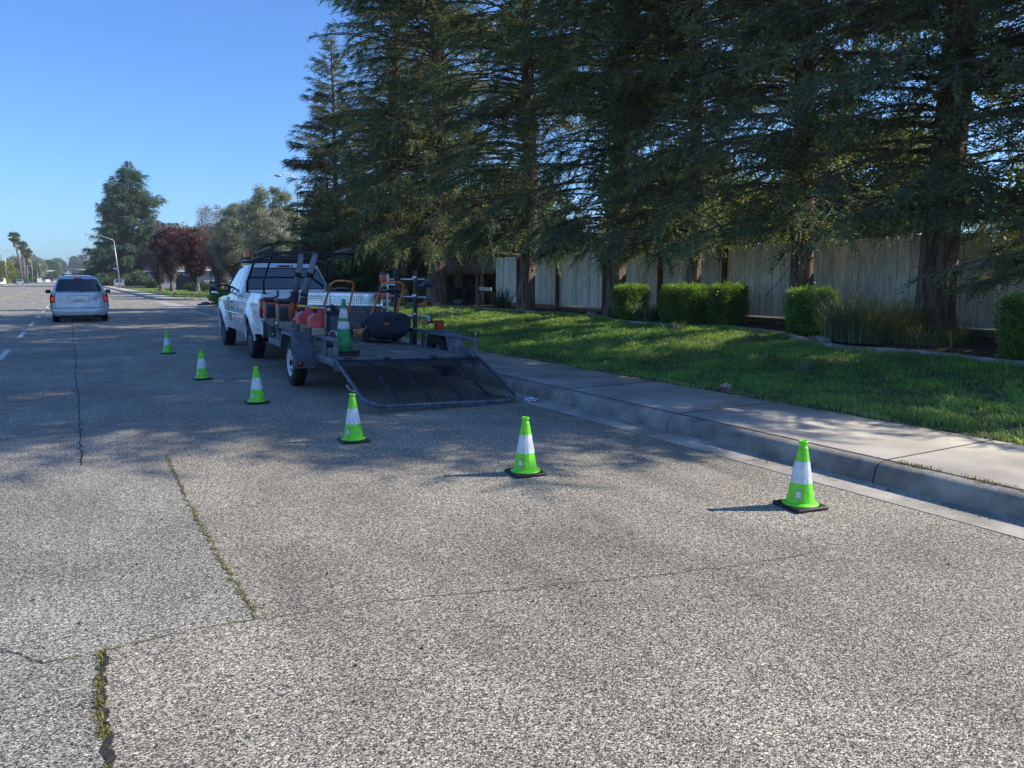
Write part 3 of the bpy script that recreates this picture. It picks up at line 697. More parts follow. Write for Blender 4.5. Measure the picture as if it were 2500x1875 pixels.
# pale conifer at the end of the row, sapling, dark conifer skirt
pf = conifer_mesh('pale_conifer_crown', 71, 14.6, 1.1, lambda t: 3.3 * (1 - t) ** .75 + .12, 420, .07, .04, .13, .034, 'fir', droop=.16, rise=.12, twig_len=.6, hang=.45, thin=.05, brown=.02)
plant_tree('conifer_tree', 'pale slender conifer with a pointed open top at the left end of the tall trees', 'tree', (12.5, 41.2, .2), pf, trunk_mesh('t', 7, 14.3, .17), .4, .97)
pf2 = conifer_mesh('sapling_crown', 72, 7.2, .4, lambda t: 1.9 * (1 - t) ** .8 + .1, 200, .09, .042, .13, .03, 'fir', droop=.1, rise=.25, twig_len=.42, hang=.15, brown=.01)
plant_tree('sapling_conifer', 'light green young conifer in front of the dark conifers behind the pickup', 'tree', (10.9, 37.2, .25), pf2, trunk_mesh('t', 8, 7, .08), 0, 1.0)
pd = conifer_mesh('dark_conifer_crown', 73, 12.0, .5, lambda t: 3.3 * (1 - t ** 1.6) + .2, 330, .1, .04, .13, .034, 'redwood', droop=.3, rise=.1, twig_len=.55, hang=.4, thin=.1)
plant_tree('dark_conifer', 'dark bushy conifer filling the gap between the pale conifer and the redwoods', 'tree', (13.6, 35.6, .3), pd, trunk_mesh('t', 9, 11.5, .18), 1.2, 1.0)
plant_tree('dark_conifer', 'low dark conifer at the street corner, left of the pale conifer', 'tree', (13.2, 46.5, .2), pd, trunk_mesh('t', 10, 11.5, .18), 3.2, .62)

# broadleaf crowns: limbs branching to clumps of leaves
def broad_mesh(name, seed, H, z0, rx, ry, nclump, nleaf, leaf_L, leaf_w, mat_leaf, clump_r=.8, up=0.0, wood='twig', hollow=.35, fork=.35, lw=.05, vase=0.0, shape=1.0, bias=.0):
    g_ = np.random.default_rng(seed)
    d = unit(g_.normal(size=(nclump, 3))); rr = (hollow + (1 - hollow) * g_.random(nclump) ** .5)
    c = d * rr[:, None]; zc = (H + z0) / 2; hz = (H - z0) / 2
    c[:, 2] = np.clip(c[:, 2], -1, 1); wx = 1 - vase * (.5 - c[:, 2] * .5)
    cen = np.stack([c[:, 0] * rx * wx, c[:, 1] * ry * wx, zc + c[:, 2] * hz], 1)
    cr = clump_r * g_.uniform(.55, 1.25, nclump)
    n = nclump * nleaf; ci = np.repeat(np.arange(nclump), nleaf)
    q = unit(g_.normal(size=(n, 3))) * (g_.random(n) ** .45)[:, None] * cr[ci][:, None] * np.array([1, 1, .8 * shape])
    LP = cen[ci] + q
    ld = unit(g_.normal(size=(n, 3)) * .8 + unit(q) * .6 + np.array([0, 0, up])); ls = unit(np.cross(ld, g_.normal(size=(n, 3))))
    V, Q = leafq(LP, ld, ls, leaf_L * g_.uniform(.6, 1.3, n), leaf_w * g_.uniform(.7, 1.3, n))
    val = np.clip(.4 + bias + g_.normal(0, .16, nclump)[ci] + g_.normal(0, .14, n), 0, 1)
    # limbs
    fz = z0 + (H - z0) * .05; base = np.stack([np.zeros(nclump), np.zeros(nclump), np.full(nclump, z0 * fork + .0)], 1)
    mid = base * .5 + cen * .5 + np.array([0, 0, .0]) + g_.normal(0, .12, (nclump, 3)); mid[:, 2] = (base[:, 2] + cen[:, 2] * 1.1) / 2
    WV = []; WQ = []; off = len(V)
    for a0, a1, w in ((base, mid, lw), (mid, cen, lw * .55)):
        v2, q2 = ribbons(a0, a1, np.full(nclump, w) * g_.uniform(.5, 1.2, nclump), g_); WV.append(v2); WQ.append(q2 + off); off += len(v2)
    e = cen[ci[::12]] ; v2, q2 = ribbons(e, LP[::12], np.full(len(e), lw * .14), g_); WV.append(v2); WQ.append(q2 + off)
    nq = len(Q); V = np.concatenate([V] + WV); Q = np.concatenate([Q] + WQ); mi = np.zeros(len(Q), dtype=np.int32); mi[nq:] = 1
    at = np.concatenate([np.repeat(val, 4), np.full(len(V) - 4 * n, .5)])
    return np_mesh(name, V, Q, [mat_leaf, wood], at, mi)

# square-clipped hedges in front of the fence
def hedge_mesh(name, seed, sx, sy, sz, n, tone=0.0, slope=0.0):
    g_ = np.random.default_rng(seed); f = g_.integers(0, 5, n); p = g_.uniform(-1, 1, (n, 3))
    dep = 1 - .14 * g_.random(n) ** 1.6
    for ax, sgn, k in ((0, -1, 0), (0, 1, 1), (1, -1, 2), (1, 1, 3), (2, 1, 4)): p[f == k, ax] = sgn * dep[f == k]
    # round the block off
    pw = 5.0; r = (np.abs(p) ** pw).sum(1) ** (1 / pw); p = p / np.maximum(r, 1)[:, None] * (1 + .05 * np.sin(p[:, 0] * 5 + seed)[:, None] * np.sin(p[:, 1] * 6)[:, None])
    nrm = unit(np.abs(p) ** 4 * np.sign(p)); p[:, 2] = (p[:, 2] + 1) / 2
    P = p * np.array([sx / 2, sy / 2, sz]) + g_.normal(0, .02, (n, 3)) + nrm * (np.where(g_.random(n) < .05, g_.uniform(0, .09, n), 0) + .03 * np.sin(p[:, 1] * 7 + seed) * np.cos(p[:, 2] * 6 + p[:, 0] * 5))[:, None]
    P[:, 0] *= .86 + .14 * np.clip(P[:, 2] / sz * 2, 0, 1); P[:, 1] *= .88 + .12 * np.clip(P[:, 2] / sz * 2, 0, 1)
    ld = unit(nrm * .6 + g_.normal(size=(n, 3)) * .75); ls = unit(np.cross(ld, g_.normal(size=(n, 3))))
    V, Q = leafq(P, ld, ls, g_.uniform(.02, .042, n), g_.uniform(.012, .022, n))
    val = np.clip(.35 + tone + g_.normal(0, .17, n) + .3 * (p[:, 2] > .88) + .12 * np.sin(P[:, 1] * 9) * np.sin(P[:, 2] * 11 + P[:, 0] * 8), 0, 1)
    m = n // 14; a0 = np.stack([g_.normal(0, sx * .08, m), g_.normal(0, sy * .2, m), np.zeros(m)], 1); v2, q2 = ribbons(a0, P[:m] * .95, np.full(m, .006), g_)
    # dark leafy heart so no daylight shows through
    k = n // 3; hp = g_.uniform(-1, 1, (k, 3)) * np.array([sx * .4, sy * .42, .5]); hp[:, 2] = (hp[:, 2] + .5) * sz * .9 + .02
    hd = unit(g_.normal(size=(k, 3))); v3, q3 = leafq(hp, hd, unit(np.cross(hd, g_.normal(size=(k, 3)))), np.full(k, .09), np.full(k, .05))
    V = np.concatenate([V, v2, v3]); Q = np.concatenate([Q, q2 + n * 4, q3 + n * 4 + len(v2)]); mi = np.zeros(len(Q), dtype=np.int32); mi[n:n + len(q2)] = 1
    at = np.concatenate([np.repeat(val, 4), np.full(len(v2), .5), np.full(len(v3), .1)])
    return np_mesh(name, V, Q, ['box', 'twig'], at, mi)
hg = 'clipped box hedges in front of the fence'
HED = [  # x, y, sx, sy, height, label, tone
    (12.05, 15.3, .75, .66, .86, 'small square-clipped box hedge, leftmost of the hedges along the fence', .05),
    (12.0, 13.28, .75, 1.1, .9, 'wide square-clipped box hedge in front of a slim redwood trunk', 0),
    (12.35, 12.3, .75, .62, .9, 'darker rounded box bush touching the right end of the wide hedge', -.1),
    (11.6, 9.5, .74, .72, .82, 'bright square-clipped box hedge between the kerb edging and the grass clump', .1),
    (11.0, 5.38, .74, .82, .84, 'square-clipped box hedge cut off by the right edge of the view', 0)]
for i, (x, y, sx, sy, hz, lab, tone) in enumerate(HED):
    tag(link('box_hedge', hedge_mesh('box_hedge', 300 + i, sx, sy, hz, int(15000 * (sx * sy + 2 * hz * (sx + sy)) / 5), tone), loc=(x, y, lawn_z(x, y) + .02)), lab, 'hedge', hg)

# strap-leaved plants and the big grass clump
def clump_mesh(name, seed, n, rad, h0, h1, w, bend, matn='strap', stalks=0, cols=(.1, .9)):
    g_ = np.random.default_rng(seed); a = g_.uniform(0, 6.28, n); r = rad * np.sqrt(g_.random(n)) * .55
    az = a + g_.normal(0, .7, n); h = g_.uniform(h0, h1, n); seg = 5; V = []; 
    P = np.stack([r * np.cos(a), r * np.sin(a), np.zeros(n)], 1); d = np.stack([np.cos(az), np.sin(az), np.zeros(n)], 1); s = np.stack([-np.sin(az), np.cos(az), np.zeros(n)], 1)
    be = bend * g_.uniform(.3, 1.3, n)
    for k in range(seg + 1):
        t = k / seg; ww = w * (1 - t) ** .6 * (1 if k else .8)
        c = P + d * (h * be * t ** 1.8)[:, None] + np.array([0, 0, 1.]) * (h * (t - .35 * be * t ** 2.6))[:, None]
        V += [c - s * ww / 2, c + s * ww / 2]
    V = np.stack(V, 1).reshape(-1, 3); m = (seg + 1) * 2; b = (np.arange(n) * m)[:, None]
    Q = np.concatenate([b + np.array([2 * k, 2 * k + 1, 2 * k + 3, 2 * k + 2]) for k in range(seg)], 0)
    return np_mesh(name, V, Q, [matn], np.repeat(np.clip(g_.uniform(cols[0], cols[1], n) ** 1.4, 0, 1), m))
def strap(name, label, cat, x, y, seed, n, rad, h0, h1, w, bend, group=None, **k):
    return tag(link(name, clump_mesh(name, seed, n, rad, h0, h1, w, bend, **k), loc=(x, y, lawn_z(x, y) + .02)), label, cat, group)
strap('grass_clump', 'large shaggy clump of long grass blades in front of the thickest redwood trunk', 'ornamental grass', 11.5, 8.15, 41, 2000, 1.15, .4, 1.0, .011, .75)
strap('grass_clump', 'left part of the shaggy grass patch, with tall pale seed stalks', 'ornamental grass', 11.3, 8.62, 42, 520, .6, .5, 1.3, .008, .55, cols=(.4, 1))
strap('grass_clump', 'lower shaggy grass spreading at the foot of the thick redwood toward the right hedge', 'ornamental grass', 11.75, 7.3, 43, 1000, 1.1, .2, .5, .010, .9)
strap('leafy_plant', 'low strap-leaved plant between the two leftmost hedges', 'plant', 11.85, 14.45, 44, 380, .6, .3, .6, .02, .7)
strap('leafy_plant', 'dark strap-leaved plant at the foot of the fence end boards', 'plant', 12.7, 23.2, 45, 160, .6, .45, .95, .03, .55, cols=(0, .4))
strap('leafy_plant', 'small weedy plant at the foot of the fence near the right hedge', 'plant', 12.6, 6.0, 46, 130, .5, .15, .45, .03, .6)

# ================================================================== FENCE, SHED, BUILDINGS
FX = 13.7
ft = thing('board_fence', 'tall whitewashed vertical board fence behind the redwoods, weathered and knotty', 'fence', (FX, 13.0, .5))
rn = random.Random(17)
post_y = [8.75, 11.32, 13.75, 16.1, 18.6, 21.15, 23.7]
bounds = [25.45] + post_y[::-1] + [6.2, 3.6, 1.0, -1.6]
for (yb, ya) in zip(bounds[:-1], bounds[1:]):
    V = []; F = []; A = []; KI = []; y = ya
    dz = rn.gauss(0, .008)
    while y < yb - .02:
        w = rn.uniform(.24, .31) if y < 12 else rn.uniform(.14, .2)
        if yb - (y + w) < .09: w = yb - y
        gp = rn.choice([.005, .007, .009, .015]); x0 = FX + rn.uniform(-.006, .006); t_ = rn.gauss(0, .012); b = len(V)
        zb, zt = .775, 2.40 + dz + t_ * .6
        for (xx) in (x0, x0 + .018):
            V += [(xx - FX, y + gp / 2 - 13, zb - .5), (xx - FX, y + w - gp / 2 - 13, zb - .5), (xx - FX, y + w - gp / 2 - 13 + rn.gauss(0, .003), zt - .5), (xx - FX, y + gp / 2 - 13 + rn.gauss(0, .003), zt - .5)]
        F += [(b, b + 3, b + 2, b + 1), (b + 4, b + 5, b + 6, b + 7), (b, b + 1, b + 5, b + 4), (b + 3, b + 7, b + 6, b + 2), (b, b + 4, b + 7, b + 3), (b + 1, b + 2, b + 6, b + 5)]
        A += [rn.random()] * 8
        b2 = len(V); V += [(.024, y - .02 - 13, .28), (.024, y + .02 - 13, .28), (.024, y + .02 - 13, 1.86), (.024, y - .02 - 13, 1.86)]; F.append((b2, b2 + 3, b2 + 2, b2 + 1)); A += [0] * 4; KI.append(len(F) - 1)  # added dark strip: blocks sun through the board gap and paints it as shade
        for _ in range(rn.choice([0, 0, 1, 1, 2]) if y < 16 else rn.choice([0, 0, 0, 1])):
            ky = y + w / 2 + rn.gauss(0, .04) - 13; kz = rn.uniform(.45, 1.75); r = rn.uniform(.008, .022)
            b2 = len(V); V += [(x0 - FX - .0015, ky + r * math.cos(a * .785), kz + r * 1.25 * math.sin(a * .785)) for a in range(8)]; F.append(tuple(range(b2, b2 + 8))); A += [.5] * 8; KI.append(len(F) - 1)
        if rn.random() < .5:
            ky = y + w / 2 + rn.gauss(0, .05) - 13; kz = rn.uniform(.3, 1.5); L_ = rn.uniform(.1, .4); r = rn.uniform(.001, .003)
            b2 = len(V); V += [(x0 - FX - .0015, ky - r, kz), (x0 - FX - .0015, ky + r * .5, kz - .03), (x0 - FX - .0015, ky + r, kz + L_), (x0 - FX - .0015, ky, kz + L_ + .04)]; F.append((b2, b2 + 1, b2 + 2, b2 + 3)); A += [.5] * 4; KI.append(len(F) - 1)
        y += w
    me = bpy.data.meshes.new('boards'); me.from_pydata(V, [], F); me.materials.append(M['fence']); me.materials.append(M['knot_gap'])
    for k in KI: me.polygons[k].material_index = 1
    a = me.attributes.new('v', 'FLOAT', 'POINT'); a.data.foreach_set('value', np.array(A, dtype=np.float32)); me.update()
    pn = link('board_panel', me, ft)
MB().box((.012, -.8 + 12 - 13, .12), (.05, 27.2, .235), 'oldwood').build('kickboard', ft)
rb = MB()
for z in (.42, 1.12, 1.74): rb.box((.05, 11.9 - 13, z), (.045, 27, .09), 'oldwood')
rb.build('rail', ft)
for y in post_y:
    MB().box((-.055, y - 13, .9), (.095, .095, 1.98), 'redpost', bev=.004).build('post', ft)

# open shed beyond the fence end
sh = thing('garden_shed', 'dark open-fronted garden shed between the fence end and the last redwood', 'shed', (FX, 27.5, .45))
MB().box((3.2, .4, 1.0), (.06, 5.6, 2.0), 'darkwood').build('back_wall', sh)
MB().box((1.5, 3.1, 1.0), (3.2, .06, 2.0), 'darkwood').build('side_wall', sh)
MB().box((-.02, .3, 1.40), (.1, 4.7, .1), 'redpost').build('beam', sh)
MB().box((.03, .2, 1.75), (.04, 4.6, .58), 'oldwood').build('fascia_board', sh)
for y, x in ((-.95, 0), (-.4, .05), (.9, .0), (2.4, 0)): MB().box((x, y, .68), (.09, .09, 1.38), 'oldwood').build('post', sh)
MB().box((1.5, .3, 2.02), (3.6, 5.4, .06), 'roof', ry=R(4)).build('roof', sh)
MB().box((1.8, -1.3, .75), (.04, 1.3, 1.3), 'stucco_blue').build('inner_panel', sh)
tag(MB().box((0, 0, 0), (.05, .95, .13), 'palewood', bev=.004).build('plank', loc=(13.62, 26.15, 1.24), rot=(R(1.5), 0, 0)), 'pale sunlit plank nailed across the dark shed opening', 'plank')
tag(MB().box((0, 0, .27), (.11, .12, .56), 'brownfence', bev=.006).build('wooden_stub', loc=(13.45, 26.42, .5)), 'short orange-brown wooden stub post below the pale plank', 'post')
# potted yucca on a stump of stone
t = thing('potted_plant', 'spiky green plant in a black pot beside the last redwood trunk', 'potted plant', (13.3, 27.9, .5))
MB().lathe([(.13, .32), (.15, .35), (.19, .72), (.21, .74), (.21, .78), (.17, .78), (.16, .74)], 'black', 20).build('pot', t)
MB().box((0, 0, .16), (.34, .34, .31), 'rock', bev=.06).build('stone_stand', t)
link('leaves', clump_mesh('yucca', 50, 90, .16, .6, 1.05, .035, .22, cols=(.2, .8)), t, (0, 0, .74))

def window_part(parent, c, w, h, axis='x', face=-1, mull=True):
    """window in a wall: frame + pane. axis: wall normal axis"""
    fr = MB(); th = .06
    def bx(cy, cz, sy, sz, m='winframe', d=.05, off=0.0):
        if axis == 'x': fr.box((c[0] + face * off, c[1] + cy, c[2] + cz), (d, sy, sz), m)
        else: fr.box((c[0] + cy, c[1] + face * off, c[2] + cz), (sy, d, sz), m)
    bx(0, h / 2, w + th, th); bx(0, -h / 2, w + th, th); bx(-w / 2, 0, th, h - th); bx(w / 2, 0, th, h - th)
    if mull: bx(0, 0, th * .8, h - th)
    f = fr.build('window', parent); p = MB()
    if axis == 'x': p.box(c, (.02, w - .02, h - .02), 'winglass')
    else: p.box(c, (w - .02, .02, h - .02), 'winglass')
    p.build('pane', f); return f

def house(name, label, x0, x1, y0, y1, h, wall, roof_h=1.6, over=.6, z=.15, ridge='y', garage=None, wins=()):
    t = thing(name, label, 'house', (x0, y0, z)); W = x1 - x0; D = y1 - y0
    MB().box((W / 2, D / 2, h / 2), (W, D, h), wall).build('wall', t)
    rf = MB(); o = over
    if ridge == 'y':
        rf.add([(-o, -o, h), (W + o, -o, h), (W + o, D + o, h), (-o, D + o, h), (W / 2, -o + .2, h + roof_h), (W / 2, D + o - .2, h + roof_h)], [(0, 3, 5, 4), (1, 4, 5, 2), (0, 4, 1), (3, 2, 5), (0, 1, 2, 3)], 'roof')
    else:
        rf.add([(-o, -o, h), (W + o, -o, h), (W + o, D + o, h), (-o, D + o, h), (-o + .2, D / 2, h + roof_h), (W + o - .2, D / 2, h + roof_h)], [(0, 1, 5, 4), (3, 4, 5, 2), (0, 4, 3), (1, 2, 5), (0, 3, 2, 1)], 'roof')
    rf.build('roof', t)
    MB().box((W / 2, -o, h - .1), (W + 2 * o, .05, .2), 'winframe').build('fascia', t)
    MB().box((-o, D / 2, h - .1), (.05, D + 2 * o - .06, .2), 'winframe').build('fascia', t)
    for w in wins: window_part(t, *w)
    return t
h1 = house('house', 'tan and grey house seen in gaps behind the last redwood trunk', 17.5, 28, 37.5, 50, 3.1, 'stucco_tan', .8, z=.4,
           wins=[((-.03, 2.2, 1.75), 1.5, 1.3, 'x'), ((-.03, 5.4, 1.6), 1.0, 1.7, 'x')])
MB().box((-.06, 6, .45), (.12, 12.6, .9), 'brick').build('brick_base', h1)
MB().box((-.05, 3.9, 1.5), (.1, .22, 3.0), 'winframe').build('corner_trim', h1)
MB().box((-.8, 1.0, 1.5), (.14, .14, 3.0), 'redpost').build('porch_post', h1)
for c_ in list(h1.children):
    if c_.name.startswith('fascia'): c_.data.materials[0] = M['oldwood']
h2 = house('house', 'blue-grey house with a white framed window behind the purple tree', 11.6, 24, 139, 152, 2.9, 'stucco_blue', 1.4, ridge='x',
           wins=[((1.6, -.03, 1.6), 1.5, 1.5, 'y'), ((3.6, -.03, 1.6), 1.6, 1.5, 'y')])
MB().box((-.3, -1.3, 1.35), (.12, .12, 2.7), 'winframe').build('porch_post', h2)
h3 = house('house', 'pale grey walled house behind the mirror of the pickup', 14.9, 30, 108, 122, 2.75, 'stucco_white', 1.5, ridge='x', wins=[((7.5, -.03, 1.5), 1.6, 1.2, 'y')])
MB().box((.9, -.04, 1.35), (.08, .08, 2.7), 'darkwood').build('downpipe', h3)
bf = thing('wooden_fence', 'brown board fence between the blue-grey house and the pale house', 'fence', (12.6, 118, .15))
MB().box((2.6, 0, .95), (5.2, .05, 1.9), 'brownfence').build('board_panel', bf)
for x in (0, 1.7, 3.5, 5.2): MB().box((x, -.04, 1.0), (.12, .12, 2.02), 'oldwood').build('post', bf)
rf_ = thing('rail_fence', 'low brown rail fence past the leaning street lamp', 'fence', (7.0, 193, .15))
for z in (.25, .55, .85): MB().box((2.1, 0, z), (4.3, .06, .17), 'brownfence').build('rail', rf_)
for x in (0, 1.4, 2.8, 4.2): MB().box((x, -.05, .55), (.18, .18, 1.1), 'brownfence').build('post', rf_)

# ------------------------------------------------------------------ trees of the middle distance
cedar = conifer_mesh('cedar_crown', 81, 28, 1.0, lambda t: 12.0 * (1 - t) ** .85 * (.86 + .18 * math.sin(t * 31)) + .3, 460, .32, .15, .55, .17, 'cedar', droop=.1, rise=.02, twig_len=2.0, hang=.55, clump=.3, brown=.02)
ct = trunk_mesh('cedar_trunk', 60, 27.5, .6, m='bark_grey')
plant_tree('cedar_tree', 'huge spreading cedar with a pointed top beyond the leaning street lamp', 'tree', (12.8, 200, .1), cedar, ct, .3, 1.0)
plant_tree('cedar_tree', 'narrower cedar standing just left of the huge cedar, branches over the road', 'tree', (9.6, 212, .1), cedar, ct, 2.1, .9).scale = (.62, .62, .92)
plant_tree('cedar_tree', 'farther dark conifer left of both cedars at the road edge', 'tree', (9.3, 330, .1), cedar, ct, 4.0, .6).scale = (.36, .36, .58)
# leafy-trunked dark core under the cedar
plum = broad_mesh('plum_crown', 91, 7.9, 2.0, 2.7, 2.7, 120, 230, .17, .1, 'plum', .62, up=.2, vase=.55, wood='bark_grey', lw=.05)
plumtw = broad_mesh('bare_crown', 92, 6.4, 1.5, 3.3, 3.0, 130, 170, .2, .022, 'greytwig', .75, up=.6, vase=.6, wood='bark_grey', lw=.045)
pinkt = broad_mesh('bud_crown', 93, 6.0, 1.6, 2.2, 2.2, 110, 170, .16, .045, 'pinkbud', .62, up=.5, vase=.55, wood='bark_grey', lw=.05)
pinkup = broad_mesh('bud_crown_tall', 94, 9.2, 3.0, 1.7, 1.7, 70, 120, .18, .035, 'pinkbud', .6, up=.8, vase=.1, wood='bark_grey', lw=.04)
oliv = broad_mesh('olive_crown', 95, 8.8, 1.6, 2.5, 2.5, 170, 240, .16, .055, 'olive', .6, up=.1, wood='bark_grey', lw=.06, hollow=.3)
st = trunk_mesh('short_trunk', 61, 2.6, .26, m='bark_grey', bend=.1); st2 = trunk_mesh('mid_trunk', 62, 5.0, .24, m='bark_grey', bend=.15)
plant_tree('plum_tree', 'purple-leaved plum tree with a forked dark trunk left of the others, near the lawn', 'tree', (10.2, 100, .15), plum, st, .3, .98)
plant_tree('bare_tree', 'half-bare grey-brown twiggy tree overlapping the left side of the purple plum', 'tree', (9.2, 103, .15), plumtw, st, .8, .95)
plant_tree('plum_tree', 'larger dark purple plum tree in the middle, in front of the brown fence', 'tree', (12.0, 93, .15), plum, st, 2.2, 1.0).scale = (1.1, 1.1, .92)
plant_tree('budding_tree', 'pinkish-brown budding tree with a forked trunk behind the pickup mirror', 'tree', (12.6, 80, .15), pinkt, st, .4, 1.0)
plant_tree('budding_tree', 'tall thin pale pink tree rising above the purple plum', 'tree', (13.4, 88, .15), pinkup, st2, 1.4, 1.05)
plant_tree('olive_tree', 'silvery grey-green tree left of the taller one above the pickup cab', 'tree', (13.6, 76, .15), oliv, st2, .2, .97)
plant_tree('olive_tree', 'taller silvery grey-green tree beside the street lamp behind the pickup', 'tree', (14.6, 67, .15), oliv, st2, 1.9, 1.02).scale = (.98, .98, 1.05)
# hedge-like bushes
def bush(name, label, x, y, r, h, mt, seed, leaf=.07, n=5000, z=.17):
    me = broad_mesh('bush', seed, h, .02, r, r, 26, n // 26, leaf, leaf * .55, mt, r * .45, hollow=.2, lw=.015, fork=.1)
    return tag(link(name, me, loc=(x, y, z)), label, 'bush')
bush('corner_bush', 'rounded green bush on the lawn corner behind the pickup front wheel', 7.3, 44.6, .85, .95, 'box', 501, .08, 9000)
bush('corner_bush', 'taller yellow-green leafy shrub beside the pickup mirror', 7.9, 45.8, .6, 1.6, 'lime', 502, .09, 3000)
bush('round_bush', 'dark round bush in front of the blue-grey house', 11.2, 136, 1.5, 2.1, 'broad', 503, .16, 3500)
bush('low_bush', 'low spreading bush under the purple plum trees', 12.4, 97, 1.3, .9, 'broad', 504, .12, 3000)
bush('low_bush', 'low green bush between the plum trees and the pale house', 14.2, 96, 1.6, 1.1, 'broad', 505, .12, 3500)
bush('low_bush', 'dark bush under the budding tree', 14.0, 84, 1.4, 1.0, 'broad', 506, .12, 3000)
for i, (x, y, s) in enumerate(((6.3, 45.6, .28), (6.7, 45.9, .2), (5.95, 45.2, .16))):
    tag(MB().lathe([(.001, 0), (s * .8, .02), (s, s * .3), (s * .75, s * .6), (s * .3, s * .75), (.001, s * .76)], 'rock', 9, scale=(1, .7)).build('rock', loc=(x, y, .17)),
        ['largest of the pale rocks at the corner bush', 'middle pale rock beside the corner bush', 'smallest pale rock nearest the kerb by the corner bush'][i], 'rock', 'pale rocks at the lawn corner')
for i, (x, y) in enumerate(((7.5, 72), (7.6, 79), (7.4, 88), (7.6, 98), (9.5, 72))):
    gl = MB().tube([(0, 0, 0), (0, 0, .26)], .012, 'black', 6); gl.lathe([(.05, .26), (.05, .29), (.012, .33)], 'black', 8)
    tag(gl.build('garden_light', loc=(x, y, .17)), None, 'garden light', 'small dark garden lights along the far lawn')['label'] = 'small black stake light on the far lawn edge, %s' % ('nearest to the corner', 'second from the corner', 'third from the corner', 'farthest along the kerb', 'set back from the kerb')[i]

# hidden-background trees behind the fence so the gaps show foliage, not empty land
bk = broad_mesh('back_crown', 96, 7.5, 2.2, 3.6, 3.6, 130, 200, .2, .11, 'broad', 1.0, wood='bark_grey', lw=.06, bias=.05)
bk2 = broad_mesh('back_crown_lime', 97, 6.0, 1.8, 3.0, 3.0, 110, 200, .18, .1, 'lime', .9, wood='bark_grey', lw=.05)
for i, (x, y, s, k, lab) in enumerate(((24, 18, .9, 0, 'leafy garden tree behind the fence, seen between the slim redwoods'), (26, 30, 1.0, 0, 'leafy garden tree behind the shed'),
        (22, 9.5, .8, 1, 'yellow-green garden tree behind the fence near the thick redwood'), (25, 23.5, .85, 1, 'yellow-green garden tree behind the fence end'),
        (17.5, 31.5, .8, 0, 'leafy garden tree right over the dark shed roof'), (16.5, 37, .8, 0, 'leafy garden tree in front of the tan house wall'),
        (20, 54, .9, 1, 'sunlit yellow-green tree behind the pickup roof, at the gap below the dark conifers'), (24, 62, 1.1, 0, 'mid green tree across the side street behind the dark conifers'))):
    plant_tree('garden_tree', lab, 'tree', (x, y, .4), (bk, bk2)[k], st, i * 1.1, s, 'garden trees behind the fence')

# ------------------------------------------------------------------ street lamps, palms and the far end of the road
def street_lamp(label, base, H, arm, tip_h, r=.09, lean=(0, 0), m='galv', style='straight', group='street lamps'):
    t = thing('street_lamp', label, 'street lamp', base, group=group)
    top = Vector((lean[0], lean[1], H)); A = Vector(arm)
    MB().tube([(0, 0, 0), top * .5, top], [r * 1.15, r * .9, r * .65], m, 10).build('pole', t)
    ar = MB(); pts = []
    for k in range(9):
        u = k / 8
        if style == 'straight': pts.append(top + Vector((A.x * u, A.y * u, tip_h * (1 - (1 - u) ** 2.2))))
        else: pts.append(top + Vector((A.x * (1 - math.cos(u * 1.75)) / 1.18, A.y * u, tip_h * math.sin(u * 1.9) / .97 * (1 if u < .83 else 1 - .25 * (u - .83) / .17))))
    ar.tube(pts, [r * .55 - r * .25 * k / 8 for k in range(9)], m, 8); a = ar.build('arm', t)
    d = (pts[-1] - pts[-2]).normalized(); e = pts[-1]
    hd = MB(); hd.lathe([(.001, -.08), (.09, -.06), (.15, 0), (.13, .05), (.03, .09)], m, 12, scale=(1.9 if abs(A.x) > abs(A.y) else 1, 1)); hd.lathe([(.001, -.13), (.07, -.11), (.1, -.06)], 'whitelens', 12)
    hd.build('lamp_head', t, loc=e + Vector((d.x * .2, d.y * .2, -.02)))
    MB().lathe([(r * 1.9, 0), (r * 1.9, .05), (r * 1.3, .12)], m, 12).build('base', t)
    return t
street_lamp('tall pale street lamp leaning slightly left with a long arm over the road', (7.34, 156, .15), 8.3, (-4.0, 0, 0), .95, lean=(-.55, 0), r=.11)
street_lamp('curved grey street lamp rising behind the silvery tree next to the pale conifer', (14.0, 55, .15), 7.9, (-1.25, -.4, 0), .75, r=.07, style='curved')
sg = MB().box((0, 0, 0), (.9, .03, .22), 'signblue'); sg.box((0, -.018, 0), (.7, .004, .05), 'winframe')
tag(sg.build('street_sign', loc=(6.75, 155.8, 3.5)), 'small blue street name sign fixed to the leaning street lamp', 'sign')
sp_ = thing('sign_post', 'slender white post on the lawn in front of the blue-grey house', 'post', (11.4, 128, .15)); MB().tube([(0, 0, 0), (0, 0, 1.9)], .05, 'winframe', 8).build('pole', sp_)

